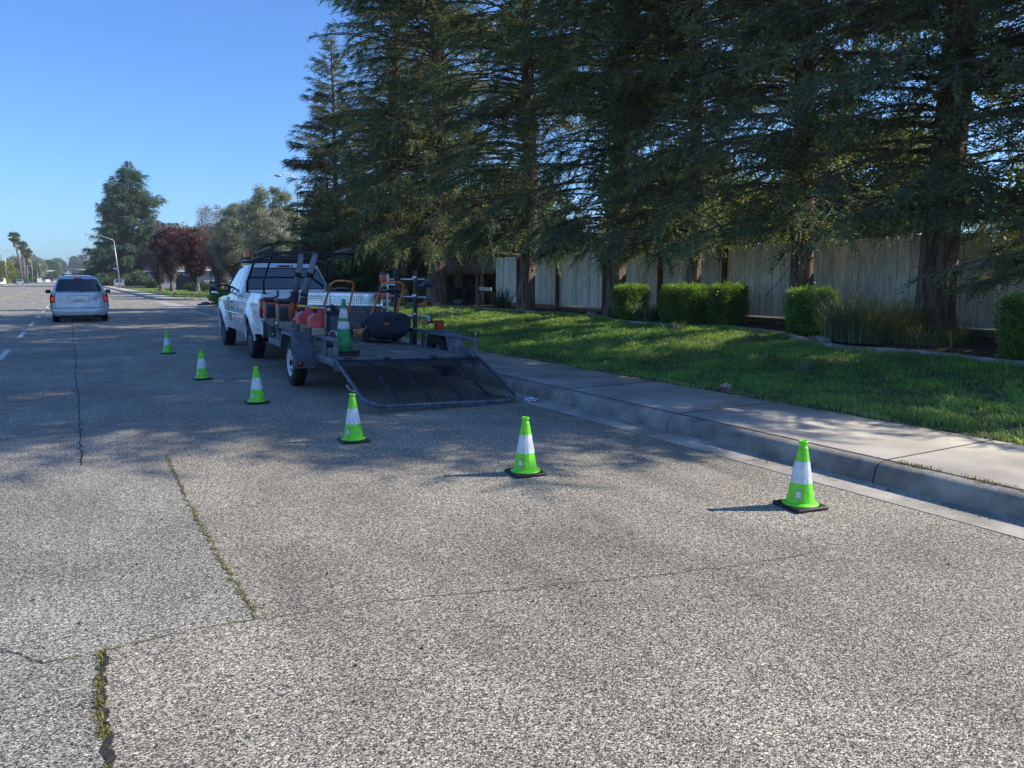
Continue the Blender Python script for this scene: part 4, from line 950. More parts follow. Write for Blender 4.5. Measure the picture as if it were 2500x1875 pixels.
def palm_tree(label, x, y, H, s, seed, lean=0):
    g_ = np.random.default_rng(seed); t = thing('palm_tree', label, 'palm tree', (x, y, .1), group='tall fan palms on the left side')
    MB().tube([(0, 0, 0), (lean * .3, 0, H * .4), (lean * .75, 0, H * .8), (lean, 0, H)], [.42, .33, .3, .34], 'bark_grey', 10).build('trunk', t)
    n = 64; az = g_.uniform(0, 6.28, n); el = g_.uniform(-1.1, 1.35, n); d = np.stack([np.cos(az) * np.cos(el), np.sin(az) * np.cos(el), np.sin(el)], 1)
    top = np.array([lean, 0, H]); c = top + d * (1.0 * s); VV = []; QQ = []; off = 0
    for k in range(16):   # fans of narrow blades
        sp = (k - 7.5) * .17; side = unit(np.cross(d, np.array([0, 0, 1.]))); ld = unit(d * math.cos(sp) + side * math.sin(sp) + np.array([0, 0, -.18]))
        v, q = leafq(c, ld, unit(np.cross(ld, d + .1)) , np.full(n, 1.25 * s) * g_.uniform(.7, 1.1, n), np.full(n, .17)); VV.append(v); QQ.append(q + off); off += len(v)
    nst = len(np.concatenate(QQ)); v, q = ribbons(np.repeat(top[None], n, 0), c, np.full(n, .05), g_); VV.append(v); QQ.append(q + off); off += len(v)
    at = np.full(off, .4) + g_.normal(0, .12, off); at = np.clip(at + .5 * (np.concatenate(VV)[:, 2] < H - .3), 0, 1)
    # skirt of dead fronds
    m = 90; az = g_.uniform(0, 6.28, m); p = np.stack([lean * .96 + .3 * np.cos(az), .3 * np.sin(az), H - .3 - 2.3 * g_.random(m)], 1); dd = unit(np.stack([np.cos(az) * .45, np.sin(az) * .45, np.full(m, -1.)], 1))
    v, q = leafq(p, dd, np.stack([-np.sin(az), np.cos(az), np.zeros(m)], 1), np.full(m, 1.3), np.full(m, .45)); VV.append(v); QQ.append(q + off); at = np.concatenate([at, np.full(len(v), .95)])
    link('fronds', np_mesh('fronds', np.concatenate(VV), np.concatenate(QQ), ['palm'], at), t)
palm_tree('tallest and leftmost of the three fan palms', -15.6, 326, 16.2, 1.05, 601, -1.4)
palm_tree('middle fan palm of the three', -15.6, 340, 13.6, 1.05, 602, .1)
palm_tree('shortest fan palm, right of the other two', -14.6, 331, 10.8, 1.0, 603, 1.0)
lt = broad_mesh('street_crown', 98, 9, 1.5, 4, 4, 80, 110, .5, .3, 'broad', 1.4, wood='bark_grey', lw=.12)
ltl = broad_mesh('street_crown_lime', 99, 7, 1.0, 3.4, 3.4, 70, 110, .45, .28, 'lime', 1.2, wood='bark_grey', lw=.1)
ltg = broad_mesh('street_crown_olive', 89, 10, 1.5, 3.6, 3.6, 80, 100, .5, .25, 'olive', 1.3, wood='bark_grey', lw=.12)
cyp = conifer_mesh('cypress_crown', 88, 9, .2, lambda t: 1.4 * (1 - t) ** .5 + .1, 160, .25, .1, .3, .1, 'redwood', rise=.9, droop=0, twig_len=.7, hang=0)
bigst = trunk_mesh('street_trunk', 63, 4, .3, m='bark_grey')
plant_tree('cypress_tree', 'dark columnar cypress at the left edge of the view', 'tree', (-17.4, 250, .1), cyp, None, 0, 1.05)
plant_tree('street_tree', 'bright yellow-green tree at the left edge beside the palms', 'tree', (-18.2, 275, .1), ltl, bigst, 0, 1.0)
FT = [(-19, 360, 1.0, 2), (-16.5, 385, .95, 0), (-17, 420, 1.0, 0), (-15, 455, 1.15, 2), (-13.5, 500, 1.25, 0), (-12, 540, 1.35, 0), (-11.5, 590, 1.3, 0), (-11, 650, 1.4, 2),
      (9.5, 420, .8, 2), (9, 470, .9, 0), (9, 540, 1.0, 2), (9, 640, 1.2, 0), (12, 250, .95, 0), (16, 225, 1.2, 1), (14, 280, 1.1, 2), (-24, 300, 1.0, 0), (-28, 340, 1.2, 0), (20, 240, 1.3, 0), (24, 205, 1.4, 2), (30, 190, 1.4, 0), (22, 165, 1.1, 0), (30, 150, 1.2, 0), (26, 128, 1.1, 2), (36, 120, 1.3, 0), (30, 95, 1.2, 0), (24, 84, .9, 2)]
ORD = 'first second third fourth fifth sixth seventh eighth ninth tenth eleventh twelfth thirteenth'.split(); cnt_ = {}
for i, (x, y, s, k) in enumerate(FT):
    side = 'left' if x < 0 else 'right'
    tr = plant_tree('street_tree', None, 'tree', (x, y, .1), (lt, ltl, ltg)[k], bigst, i * .9, s, 'distant trees lining both sides of the road' if y > 300 else 'trees among the houses across the side street')
    key = 'the left roadside past the palms' if x < 0 else ('the right roadside past the cedars' if y > 300 else 'the plots beyond the side street')
    cnt_[key] = cnt_.get(key, 0) + 1; kindw = ('round green', 'yellow-green', 'grey-green')[k]
    tr['label'] = '%s background tree on %s, the %s in order' % (kindw, key, ORD[cnt_[key] - 1])
for i, (x, y, s) in enumerate(((-40, 950, 3), (-15, 1000, 2.6), (8, 1000, 3), (40, 900, 3), (75, 700, 3), (-75, 800, 3))):
    tr = plant_tree('street_tree', 'very distant tree at the end of the road, %s from the left' % ('second', 'third', 'fourth', 'fifth', 'sixth', 'first')[i], 'tree', (x, y, 0), lt, None, i, s, 'very distant trees closing the road')
bush('roadside_bush', 'dark bushes at the foot of the three palms', -17.5, 322, 2.2, 3.2, 'broad', 510, .3, 2500)
bush('roadside_bush', 'yellowish bush beside the parked white van on the left', -16.8, 262, 1.2, 1.8, 'lime', 511, .25, 1500)
bush('roadside_bush', 'long green bush on the left before the distant signals', -14.6, 400, 3, 3.0, 'broad', 512, .35, 2500)
street_lamp('distant street lamp at the left edge arching toward the palms', (-16.3, 262, .1), 9.3, (3.0, 0, 0), .5, r=.09)
street_lamp('distant street lamp right of the three palms with arm to the right', (-14.5, 380, .1), 9.6, (3.4, 0, 0), .8, r=.1)
street_lamp('tallest distant street lamp near the signal arm', (-13.2, 430, .1), 9.8, (6.0, 0, 0), 1.0, r=.1)
street_lamp('distant street lamp on the right, half hidden by the cedar', (7.5, 470, .1), 9.5, (-4.5, 0, 0), .6, r=.1)
def signal(label, base, H, arm, heads, sign=None):
    t = thing('traffic_signal', label, 'traffic signal', base)
    MB().tube([(0, 0, 0), (0, 0, H)], .14, 'galv', 8).build('pole', t)
    MB().tube([(0, 0, H - .3), (arm * .5, 0, H + .1), (arm, 0, H + .2)], .08, 'galv', 8).build('arm', t)
    for x in heads:
        s = MB().box((x, -.1, H + .05), (.85, .3, 1.25), 'black', bev=.05)
        for k, mm in enumerate(('redlens', 'amber', 'decalgreen')): s.lathe([(.13, -.02), (.13, .02)], mm, 10, c=(x, -.27, H + .42 - k * .37), axis='y')
        s.build('signal_head', t)
    if sign: MB().box((sign, -.12, H + .1), (2.2, .06, .5), 'winframe').build('name_sign', t)
signal('traffic signal mast with two dark heads over the far junction', (7.2, 452, .1), 6.6, -15.5, (-13, -11))
signal('nearer signal mast arm with a white street name sign on the left', (-13.2, 395, .1), 5.1, 6.5, (.4,), 4.6)

# ================================================================== CONES
def make_cone():
    t = thing('traffic_cone', 'lime', 'traffic cone', group='lime green traffic cones tapering around the parked trailer')
    MB().box((0, 0, .014), (.272, .272, .026), 'rubber', bev=.01).build('base', t)
    # ribbed lime body
    def body(z0, z1, m, dr=0.0, k=8):
        mb = MB(); rows = []
        for i in range(k + 1):
            z = z0 + (z1 - z0) * i / k; r = .098 - (.098 - .032) * (z - .03) / .40 + dr; row = []
            for j in range(49):
                a = 2 * math.pi * (j % 48) / 48; row.append(((r + .0012 * math.cos(12 * a)) * math.cos(a), (r + .0012 * math.cos(12 * a)) * math.sin(a), z))
            rows.append(row)
        return mb.grid(rows, m)
    b = body(.034, .425, 'lime_plastic')
    b.lathe([(.124, .027), (.125, .031), (.112, .037), (.1, .046)], 'lime_plastic', 40)
    b.lathe([(.034, .425), (.0325, .43), (.0275, .434), (.026, .455), (.031, .46), (.0325, .47), (.0315, .478), (.026, .479), (.024, .45)], 'lime_plastic', 30)
    b.build('body', t)
    body(.183, .335, 'reflect', .0022).build('reflective_band', t)
    st_ = MB()
    for k in range(4):   # small blank sticker on the side facing the camera side
        a0 = R(208 + k * 5); a1 = R(213 + k * 5)
        r0 = .0905 + .003; r1 = .0795 + .003
        st_.add([(r0 * math.cos(a0), r0 * math.sin(a0), .075), (r0 * math.cos(a1), r0 * math.sin(a1), .075), (r1 * math.cos(a1), r1 * math.sin(a1), .14), (r1 * math.cos(a0), r1 * math.sin(a0), .14)], [(0, 1, 2, 3)], 'winframe')
        if k in (0, 1, 2, 3):
            for (za, zb_) in ((.077, .083), (.132, .138)):
                ra = r0 - (za - .075) * .17 + .0008; rb_ = r0 - (zb_ - .075) * .17 + .0008
                st_.add([(ra * math.cos(a0), ra * math.sin(a0), za), (ra * math.cos(a1), ra * math.sin(a1), za), (rb_ * math.cos(a1), rb_ * math.sin(a1), zb_), (rb_ * math.cos(a0), rb_ * math.sin(a0), zb_)], [(0, 1, 2, 3)], 'black')
    st_.build('sticker', t, fix=False)
    return t
cone0 = make_cone()
CN = [(4.385, 3.60, -8, 'nearest lime green cone, standing closest to the kerb on the sunlit road'),
      (3.165, 5.37, -6, 'second nearest lime green cone, at the edge of the tree shade right of the ramp'),
      (2.33, 7.33, -4, 'third nearest lime green cone, just in front of the left corner of the ramp'),
      (1.99, 10.28, 5, 'fourth lime green cone, left of the white trailer wheel'),
      (1.715, 13.2, 0, 'fifth lime green cone, second farthest from the camera'),
      (1.70, 18.25, 3, 'farthest and smallest lime green cone, out past the pickup')]
for i, (x, y, a, lab) in enumerate(CN):
    c = cone0 if i == 0 else copy_tree(cone0)
    c.location = (x, y, .001); c.rotation_euler = (0, 0, R(a)); c['label'] = lab

# ================================================================== TRAILER  (local frame: x right, y forward, z up; origin at the rear centre on the ground)
TL = thing('utility_trailer', 'grey-blue open landscaping trailer with a plank deck and a mesh ramp lowered to the road', 'trailer', (4.02, 10.06, .017), rot=(0, R(1.73), R(-1.39)))
HW = 1.06; TLEN = 4.55; DZ = .50
TM = Matrix.Translation(TL.location) @ TL.rotation_euler.to_matrix().to_4x4()
def on_trailer(x, y, z): return TM @ Vector((x, y, z))
TROT = TL.rotation_euler.copy()
# frame
fr = MB()
for s in (-1, 1): fr.box((s * (HW - .03), TLEN / 2, DZ - .065), (.06, TLEN, .11), 'greymetal', bev=.004)
for y in (.03, TLEN - .03): fr.box((0, y, DZ - .065), (2 * HW - .122, .06, .11), 'greymetal')
for y in (.7, 1.35, 2.0, 2.65, 3.3, 3.9, 4.25): fr.box((0, y, DZ - .08), (2 * HW - .122, .05, .07), 'greymetal')
fr.box((-HW + .03, -.012, DZ - .09), (.1, .02, .16), 'greymetal'); fr.box((HW - .03, -.012, DZ - .09), (.1, .02, .16), 'greymetal')
fr.build('frame', TL)
# plank deck
V = []; F = []; A = []; n = 13; w = (2 * HW - .13) / n
for i in range(n):
    x0 = -HW + .065 + i * w; b = len(V); dz = rn.gauss(0, .0015); y0 = .06 + rn.uniform(0, .01)
    V += [(x0 + .003, y0, DZ - .035), (x0 + w - .003, y0, DZ - .035), (x0 + w - .003, TLEN - .065, DZ - .035), (x0 + .003, TLEN - .065, DZ - .035), (x0 + .003, y0, DZ + dz), (x0 + w - .003, y0, DZ + dz), (x0 + w - .003, TLEN - .065, DZ + dz), (x0 + .003, TLEN - .065, DZ + dz)]
    F += [(b, b + 3, b + 2, b + 1), (b + 4, b + 5, b + 6, b + 7), (b, b + 1, b + 5, b + 4), (b + 2, b + 3, b + 7, b + 6), (b + 1, b + 2, b + 6, b + 5), (b, b + 4, b + 7, b + 3)]; A += [rn.random()] * 8
me = bpy.data.meshes.new('deck'); me.from_pydata(V, [], F); me.materials.append(M['deckwood']); a = me.attributes.new('v', 'FLOAT', 'POINT'); a.data.foreach_set('value', np.array(A, dtype=np.float32)); me.update()
link('deck', me, TL)
# side rails
RZ = .74
for s in (-1, 1):
    rl = MB(); x = s * (HW - .03)
    rl.box((x, TLEN / 2, RZ), (.055, TLEN, .055), 'greymetal', bev=.004)
    yy = (.03, .65, 1.18, 2.1, 2.7, 3.34, 3.85, TLEN - .03) if s < 0 else (.03, .49, .95, 2.10, 2.64, 3.4, TLEN - .03)
    for y in yy: rl.box((x, y, (DZ + RZ) / 2 - .02), (.05, .05, RZ - DZ + .02), 'greymetal')
    rl.tube([(x, .02, RZ + .02), (x, .02, RZ + .1), (x + .02 * s, .05, RZ + .13), (x + .06 * s, .08, RZ + .12), (x + .08 * s, .09, RZ + .08)], .009, 'steel', 6)
    for y in (3.3, 3.65, .25): rl.box((x, y, DZ + .06), (.07, .11, .13), 'greymetal')
    rl.build('side_rail', TL)
# wheels, tyres and fenders
for s in (-1, 1):
    wz = on_trailer(s * (HW + .13), 1.66, 0).z
    cz = .345 - wz
    ty = MB(); xo = s * (HW + .03)
    prof = [(.21, 0), (.24, -.002), (.30, .004), (.335, .022), (.346, .05), (.346, .155), (.335, .183), (.30, .2), (.24, .206), (.21, .204)]
    prof = [(r, h * s) for r, h in prof]
    ty.lathe(prof, 'tyre', 36, c=(xo, 1.66, cz), axis='x', caps=False); tyre = ty.build('wheel', TL, sharp=50)
    rm = MB(); f = xo + s * .19
    rm.lathe([(.205, -s * .13), (.212, s * .0), (.205, s * .012), (.19, s * .006), (.178, -s * .03), (.165, -s * .045)], 'whiterim', 32, c=(f, 1.66, cz), axis='x', caps=False)
    rm.lathe([(.165, -s * .05), (.1, -s * .02), (.075, -s * .012), (.06, -s * .03), (.001, -s * .03)], 'whiterim', 32, c=(f, 1.66, cz), axis='x', caps=False)
    rm.lathe([(.045, -s * .03), (.042, s * .01), (.001, s * .018)], 'black', 16, c=(f, 1.66, cz), axis='x')
    for k in range(5):
        a = k * 1.2566 + .3; rm.box((f - s * .028, 1.66 + .125 * math.cos(a), cz + .125 * math.sin(a)), (.02, .05, .05), 'black', rx=a)
    rm.build('rim', tyre)
    fd = MB(); x0, x1 = s * (HW + .005), s * (HW + .30); zt = .77
    prof = [(1.03, .32), (1.23, .755), (1.32, zt), (1.84, zt), (1.93, .755), (2.06, .47)]
    P = [[(x0, y, z) for y, z in prof], [(x1, y, z) for y, z in prof]]; fd.grid(P, 'greymetal', smooth=False)
    P = [[(x1, y, z) for y, z in prof], [(x1, y + (.03 if i < 2 else (-.03 if i > 3 else 0)), z - (.05 if 0 < i < 5 else .0)) for i, (y, z) in enumerate(prof)]]; fd.grid(P, 'greymetal', smooth=False)
    # raised tread lozenges on the fender faces
    for ya, za, yb, zb_ in ((1.03, .32, 1.23, .755), (1.32, zt, 1.84, zt)):
        L_ = math.hypot(yb - ya, zb_ - za); ns = int(L_ / .03)
        ny, nz = -(zb_ - za) / L_, (yb - ya) / L_
        for i in range(1, ns):
            for j in range(1, 9):
                u = i / ns; yc, zc = ya + (yb - ya) * u, za + (zb_ - za) * u; xc = x0 + (x1 - x0) * j / 9; q = .011 * (1 if (i + j) % 2 else -1)
                dy, dz_ = (yb - ya) / L_ * .009, (zb_ - za) / L_ * .009
                fd.add([(xc - abs(q), yc - dy * (1 if q > 0 else -1), zc - dz_ * (1 if q > 0 else -1)), (xc, yc - ny * -.0, zc), (xc + abs(q), yc + dy * (1 if q > 0 else -1), zc + dz_ * (1 if q > 0 else -1)), (xc, yc + ny * .004, zc + nz * .004)], [(0, 1, 3), (1, 2, 3)], 'greymetal')
    fo = fd.build('fender', TL, fix=False, solid=.004)
    bk_ = MB().box((s * (HW + .15), 1.04, .33), (.3, .012, .12), 'greymetal'); bk_.build('fender_back', TL)
    mk = MB().lathe([(.001, -.022), (.028, -.02), (.036, -.01), (.038, 0)], 'redlens', 20, c=(s * (HW + .22), 1.03, .335), axis='y'); mk.lathe([(.045, -.006), (.045, .0)], 'black', 20, c=(s * (HW + .22), 1.032, .335), axis='y')
    mk.build('marker_light', TL)
ax = MB().tube([(-HW - .1, 1.66, .345), (HW + .1, 1.66, .345)], .04, 'blackmetal', 8); ax.box((0, 4.68, DZ - .09), (.09, .5, .09), 'greymetal')
ax.sqtube((-.7, TLEN, DZ - .09), (0, 4.92, DZ - .09), .08, .09, 'greymetal'); ax.sqtube((.7, TLEN, DZ - .09), (0, 4.92, DZ - .09), .08, .09, 'greymetal'); ax.build('axle_and_tongue', TL)
# front tool box in aluminium tread plate
tb = MB(); y0, y1 = 4.24, 4.53; zA, zB = .62, 1.33
tb.prism([(y0 + .1, zA), (y0 + .0, 1.1), (y0 + .018, 1.31), (y0 + .02, zB), (y1, zB), (y1, zA)], -.42, 1.03, 'alu')
tb.box((.305, y0 + .165, zB + .012), (1.48, .31, .022), 'whiterim')
for i in range(36):
    for j in range(18):
        x = -.40 + i * .040; u = j * .0405; q = 1 if (i + j) % 2 else -1
        if u < .48: y = y0 + (.48 - u) * .208 - .002; z = zA + u + .01; yn = -.007; dy = 0
        else: y = y0 + (u - .48) * .0857 - .001; z = 1.1 + (u - .48); yn = -.007; dy = .0008
        if z > 1.29: continue
        l, w_ = .021, .0075
        tb.add([(x - l * .7, y - .0005, z - q * l * .7), (x + w_, y - .0005, z - q * w_), (x + l * .7, y - .0005, z + q * l * .7), (x - w_, y - .0005, z + q * w_), (x, y + yn, z)], [(0, 1, 4), (1, 2, 4), (2, 3, 4), (3, 0, 4)], 'alu')
tb.box((1.035, y0 + .03, .97), (.02, .04, .72), 'whiterim')
tbo = tb.build('tool_box', TL, fix=True)
# ramp: expanded mesh in a tubular frame, hinged at the deck edge and resting on the road
RL = math.hypot(1.38, .44); ra = math.atan2(.44, 1.38)
def rp(x, d, off=0.0):  # point on the ramp at distance d from the hinge
    return Vector((x, -.03 - d * math.cos(ra) - off * math.sin(ra), DZ - .01 - d * math.sin(ra) + off * math.cos(ra)))
rf2 = MB(); RWd = 1.05; cr = .3; path = [(-RWd, 0)]
for k in range(9): a = math.pi + math.pi / 2 * k / 8; path.append((-RWd + cr + cr * math.cos(a), RL - cr - cr * math.sin(a)))
for k in range(9): a = 1.5 * math.pi + math.pi / 2 * k / 8; path.append((RWd - cr + cr * math.cos(a), RL - cr - cr * math.sin(a)))
path.append((RWd, 0))
rf2.tube([rp(x, d, .0) for x, d in path], .024, 'greymetal', 8)
rf2.tube([rp(x, d, -.035) for x, d in path[1:-1]], .014, 'greymetal', 6)
rf2.tube([rp(-RWd, .0), rp(RWd, .0)], .022, 'greymetal', 8)
for x in (-.62, -.2, .22, .64): rf2.sqtube(rp(x, .02, -.012), rp(x, RL - .03, -.012), .038, .02, 'greymetal')
for x in (-.9, -.35, .35, .9): rf2.tube([rp(x - .05, 0, .0), rp(x + .05, 0, .0)], .03, 'blackmetal', 8)
rf2.tube([rp(-RWd, .82), rp(-RWd - .09, .86, .02), rp(-RWd - .09, 1.0, .02), rp(-RWd, 1.04)], .008, 'steel', 6)
ramp = rf2.build('ramp', TL)
ms = MB(); nrow = 58
for i in range(nrow):
    d0 = .03 + (RL - .06) * i / nrow; d1 = .03 + (RL - .06) * (i + 1) / nrow; dm = (d0 + d1) / 2
    rc = max(0, dm - (RL - cr)); wx = RWd - .02 - (cr - math.sqrt(max(0, cr * cr - rc * rc)))
    nx = int(2 * wx / .03); pts = []
    for k in range(nx + 1):
        x = -wx + 2 * wx * k / nx; pts.append((x, d0 if (k + i) % 2 else d1))
    rows2 = [[rp(x, d + .0065, .009) for x, d in pts], [rp(x, d - .0065, -.003) for x, d in pts]]
    ms.grid(rows2, 'greymetal', smooth=False)
ms.build('ramp_mesh', ramp, fix=False)
pl_ = MB().add([rp(.45, .2, .007), rp(.95, .2, .007), rp(.95, .62, .007), rp(.45, .62, .007)], [(0, 1, 2, 3)], 'greymetal')
# equipment trays clamped on the left rail
def tray(y, w=.36, d=.22, h=.11, handle=False, hang=False):
    t_ = MB(); x = -HW + .02
    t_.box((x - .03, y - w / 2, RZ + .03 + h / 2), (d, .014, h), 'khaki'); t_.box((x - .03, y + w / 2, RZ + .03 + h / 2), (d, .008, h), 'black')
    t_.box((x - .03 - d / 2 - .004, y, RZ + .03 + h / 2), (.008, w, h), 'black'); t_.box((x - .03 + d / 2 + .004, y, RZ + .03 + h / 2), (.008, w, h), 'black'); t_.box((x - .03, y, RZ + .033), (d, w - .02, .006), 'black')
    t_.box((x - .03 - d / 2 + .035, y - w / 2 - .003, RZ + .03 + h / 2), (.07, .012, h), 'khaki')
    if handle: t_.tube([(x - .1, y - w / 2 - .012, RZ + .085), (x - .08, y - w / 2 - .03, RZ + .075), (x - .03, y - w / 2 - .03, RZ + .075), (x - .01, y - w / 2 - .012, RZ + .09)], .006, 'black', 6)
    return t_.build('equipment_tray', TL)
tray(.86, .30, .24, .10, handle=False); tray(1.60, .34, .24, .12, handle=True)
tray(3.08, .36, .26, .09); tray(4.2, .36, .26, .09)
hk = MB().box((-HW + .09, .66, RZ + .22), (.05, .03, .42), 'black'); hk.lathe([(.022, -.01), (.03, 0), (.022, .01)], 'steel', 14, c=(-HW + .09, .63, RZ + .39), axis='y')
hk.build('lock_bracket', TL); hk = MB(); hk.tube([(-HW + .05, .4, RZ + .03), (-HW + .0, .4, RZ + .1), (-HW + .05, .4, RZ + .14), (-HW + .10, .4, RZ + .08)], .008, 'steel', 6)
hk.build('rail_hook', TL)
# trimmer rack on the right rail
rk = MB(); xr = HW - .02
rk.box((xr, 2.5, RZ + .34), (.055, .055, 1.36), 'blackmetal'); rk.box((xr, 3.52, RZ + .42), (.05, .05, 1.3), 'blackmetal')
rk.box((xr - .18, 3.44, RZ + .45), (.028, .028, 1.04), 'whiterim'); rk.box((xr - .11, 3.44, RZ + .78), (.14, .028, .028), 'whiterim'); rk.box((xr - .18, 3.44, RZ + .36), (.16, .05, .03), 'whiterim')
for z in (.30, .62, .93): rk.box((xr - .03, 2.495, RZ + z - .32 + .3), (.05, .07, .035), 'steel')
rk.box((xr, 2.5, RZ), (.075, .09, .07), 'steel')
rk.build('tool_rack', TL)
hl = MB().box((xr + .25, 2.22, RZ - .04), (.24, .04, .02), 'blackmetal'); hl.box((xr + .12, 2.22, RZ - .02), (.2, .03, .05), 'greymetal'); hl.tube([(xr + .34, 2.22, RZ - .03), (xr + .34, 2.22, RZ + .32)], .008, 'steel', 6); hl.build('spool_holder', TL)
# dry clippings on the planks
n = 900; x = rs.uniform(-.3, .95, n); y = np.abs(rs.normal(1.6, .9, n)) + .1
P = np.stack([x, np.clip(y, .1, 3.8), np.full(n, DZ + .006)], 1); az = rs.uniform(0, 6.28, n); d = np.stack([np.cos(az), np.sin(az), np.zeros(n)], 1); s_ = np.stack([-np.sin(az), np.cos(az), np.zeros(n)], 1)
V, Q = leafq(P, d, s_, rs.uniform(.01, .04, n), np.full(n, .006))
o = link('grass_clippings', np_mesh('clip', V, Q, ['clippings'], None)); o.location = TL.location; o.rotation_euler = TROT; tag(o, 'dry grass clippings strewn on the trailer planks', 'grass clippings', kind='stuff')

def placed(o, x, y, z, rz=0.0):
    """stand a thing on the (slightly tilted) trailer"""
    o.location = on_trailer(x, y, z); o.rotation_euler = (0, TROT.y, TROT.z + rz); return o

# big worn cone standing on a second one near the rear left corner of the deck
def big_cone(label, z, full):
    t = thing('traffic_cone', label, 'traffic cone', group='stacked dark green cones on the trailer')
    placed(t, -.78, .55, DZ + z, R(3))
    MB().box((0, 0, .017), (.365, .365, .032), 'rubber', bev=.012).build('base', t)
    def rr(zz): return .135 - (.135 - .032) * (zz - .03) / .66
    def seg(z0, z1, m, dr=0): return MB().lathe([(rr(z0 + (z1 - z0) * k / 5) + dr, z0 + (z1 - z0) * k / 5) for k in range(6)], m, 40)
    b = seg(.033, .69, 'green_plastic'); b.lathe([(.158, .033), (.158, .038), (.137, .046)], 'green_plastic', 40); b.lathe([(.03, .69), (.026, .70), (.027, .735), (.03, .74), (.022, .742), (.021, .7)], 'green_plastic', 24)
    b.build('body', t)
    if full: seg(.325, .435, 'dirty_reflect', .002).build('reflective_band', t); seg(.475, .615, 'dirty_reflect', .002).build('reflective_band', t)
big_cone('lower dark green cone in the stack, only its thick black base showing', .003, False)
big_cone('tall worn dark green cone with two scuffed white bands on the trailer corner', .040, True)

# backpack blowers in the trays
def make_blower():
    t = thing('backpack_blower', 'b', 'leaf blower', group='backpack blowers hung on the left rail of the trailer')
    # origin: bottom centre; rear (seen) side faces -y
    f = MB().box((0, .02, .19), (.26, .15, .36), 'orange', bev=.04); f.box((.13, .03, .25), (.1, .12, .26), 'orange', bev=.04); f.build('engine_housing', t)
    c = MB().box((-.045, -.085, .19), (.17, .08, .27), 'darkplastic', bev=.03); c.box((-.045, -.128, .20), (.115, .012, .18), 'black', bev=.008)
    for k in range(6): c.box((-.045, -.136, .13 + k * .028), (.09, .006, .008), 'darkplastic')
    c.build('air_filter_cover', t)
    p = MB().box((-.02, .02, .415), (.26, .20, .055), 'darkplastic', bev=.026); p.box((-.02, .02, .372), (.2, .15, .04), 'black', bev=.015); p.build('top_pad', t)
    MB().box((-.03, -.02, .035), (.25, .16, .06), 'whiteplastic', bev=.025).build('fuel_tank', t)
    h = MB().tube([(-.12, -.02, .10), (-.135, -.11, .06), (-.05, -.145, .035), (.06, -.14, .03)], .009, 'steel', 8); h.tube([(.05, .1, .42), (.12, .0, .47), (.10, -.05, .56)], .022, 'darkplastic', 8); h.build('handle', t)
    MB().lathe([(.001, -.035), (.085, -.03), (.1, 0), (.085, .03), (.001, .035)], 'orange', 20, c=(.28, .02, .30), axis='y').build('fan_cover', t)
    return t
def blower_tube(t, e0, e1, e2):
    """flexible elbow rising into the straight nozzle tube, leaning toward the camera"""
    el = MB(); P = [Vector(p) for p in e0]; pts = []; rr_ = []
    cm = catmull(P, 12)
    for i, p in enumerate(cm): pts.append(p); rr_.append(.062 + (.007 if i % 2 else -.003))
    el.tube(pts, rr_, 'rubber', 16); el.build('flexible_elbow', t)
    tb_ = MB(); a, b = Vector(e1), Vector(e2); tb_.tube([a, a.lerp(b, .48), a.lerp(b, .5), b], [.056, .054, .052, .047], 'greytube', 18); o = tb_.build('nozzle_tube', t)
    MB().tube([a.lerp(b, .42), a.lerp(b, .54)], .0585, 'black', 18).build('tube_clamp', o)
    MB().tube([a.lerp(b, -.05), a.lerp(b, .03)], .066, 'black', 18).build('tube_collar', o)
def catmull(P, n):
    out = []
    for i in range(len(P) - 1):
        p0, p1, p2, p3 = P[max(i - 1, 0)], P[i], P[i + 1], P[min(i + 2, len(P) - 1)]
        for k in range(n):
            t = k / n; out.append(.5 * ((2 * p1) + (p2 - p0) * t + (2 * p0 - 5 * p1 + 4 * p2 - p3) * t * t + (3 * p1 - p0 - 3 * p2 + p3) * t ** 3))
    out.append(P[-1]); return out
b1 = make_blower(); b1['label'] = 'nearer orange and charcoal backpack blower with a ribbed black elbow and grey tube'
placed(b1, -1.07, 3.06, RZ + .05, R(4))
blower_tube(b1, [(.14, -.16, .03), (.20, -.22, .05), (.22, -.22, .16), (.25, -.19, .30), (.278, -.16, .46)], (.285, -.15, .52), (.45, -.26, 1.20))
MB().tube([(.235, -.242, .262), (.27, -.2, .268)], [.071, .071], 'steel', 16).build('hose_clamp', b1)
b2 = make_blower(); b2['label'] = 'farther orange and charcoal backpack blower, behind the taillight of the pickup'
placed(b2, -1.07, 4.18, RZ + .05, R(4))
blower_tube(b2, [(.14, -.1, .1), (.22, -.22, .14), (.3, -.28, .26), (.33, -.3, .40), (.342, -.3, .5)], (.345, -.3, .52), (.43, -.4, 1.22))

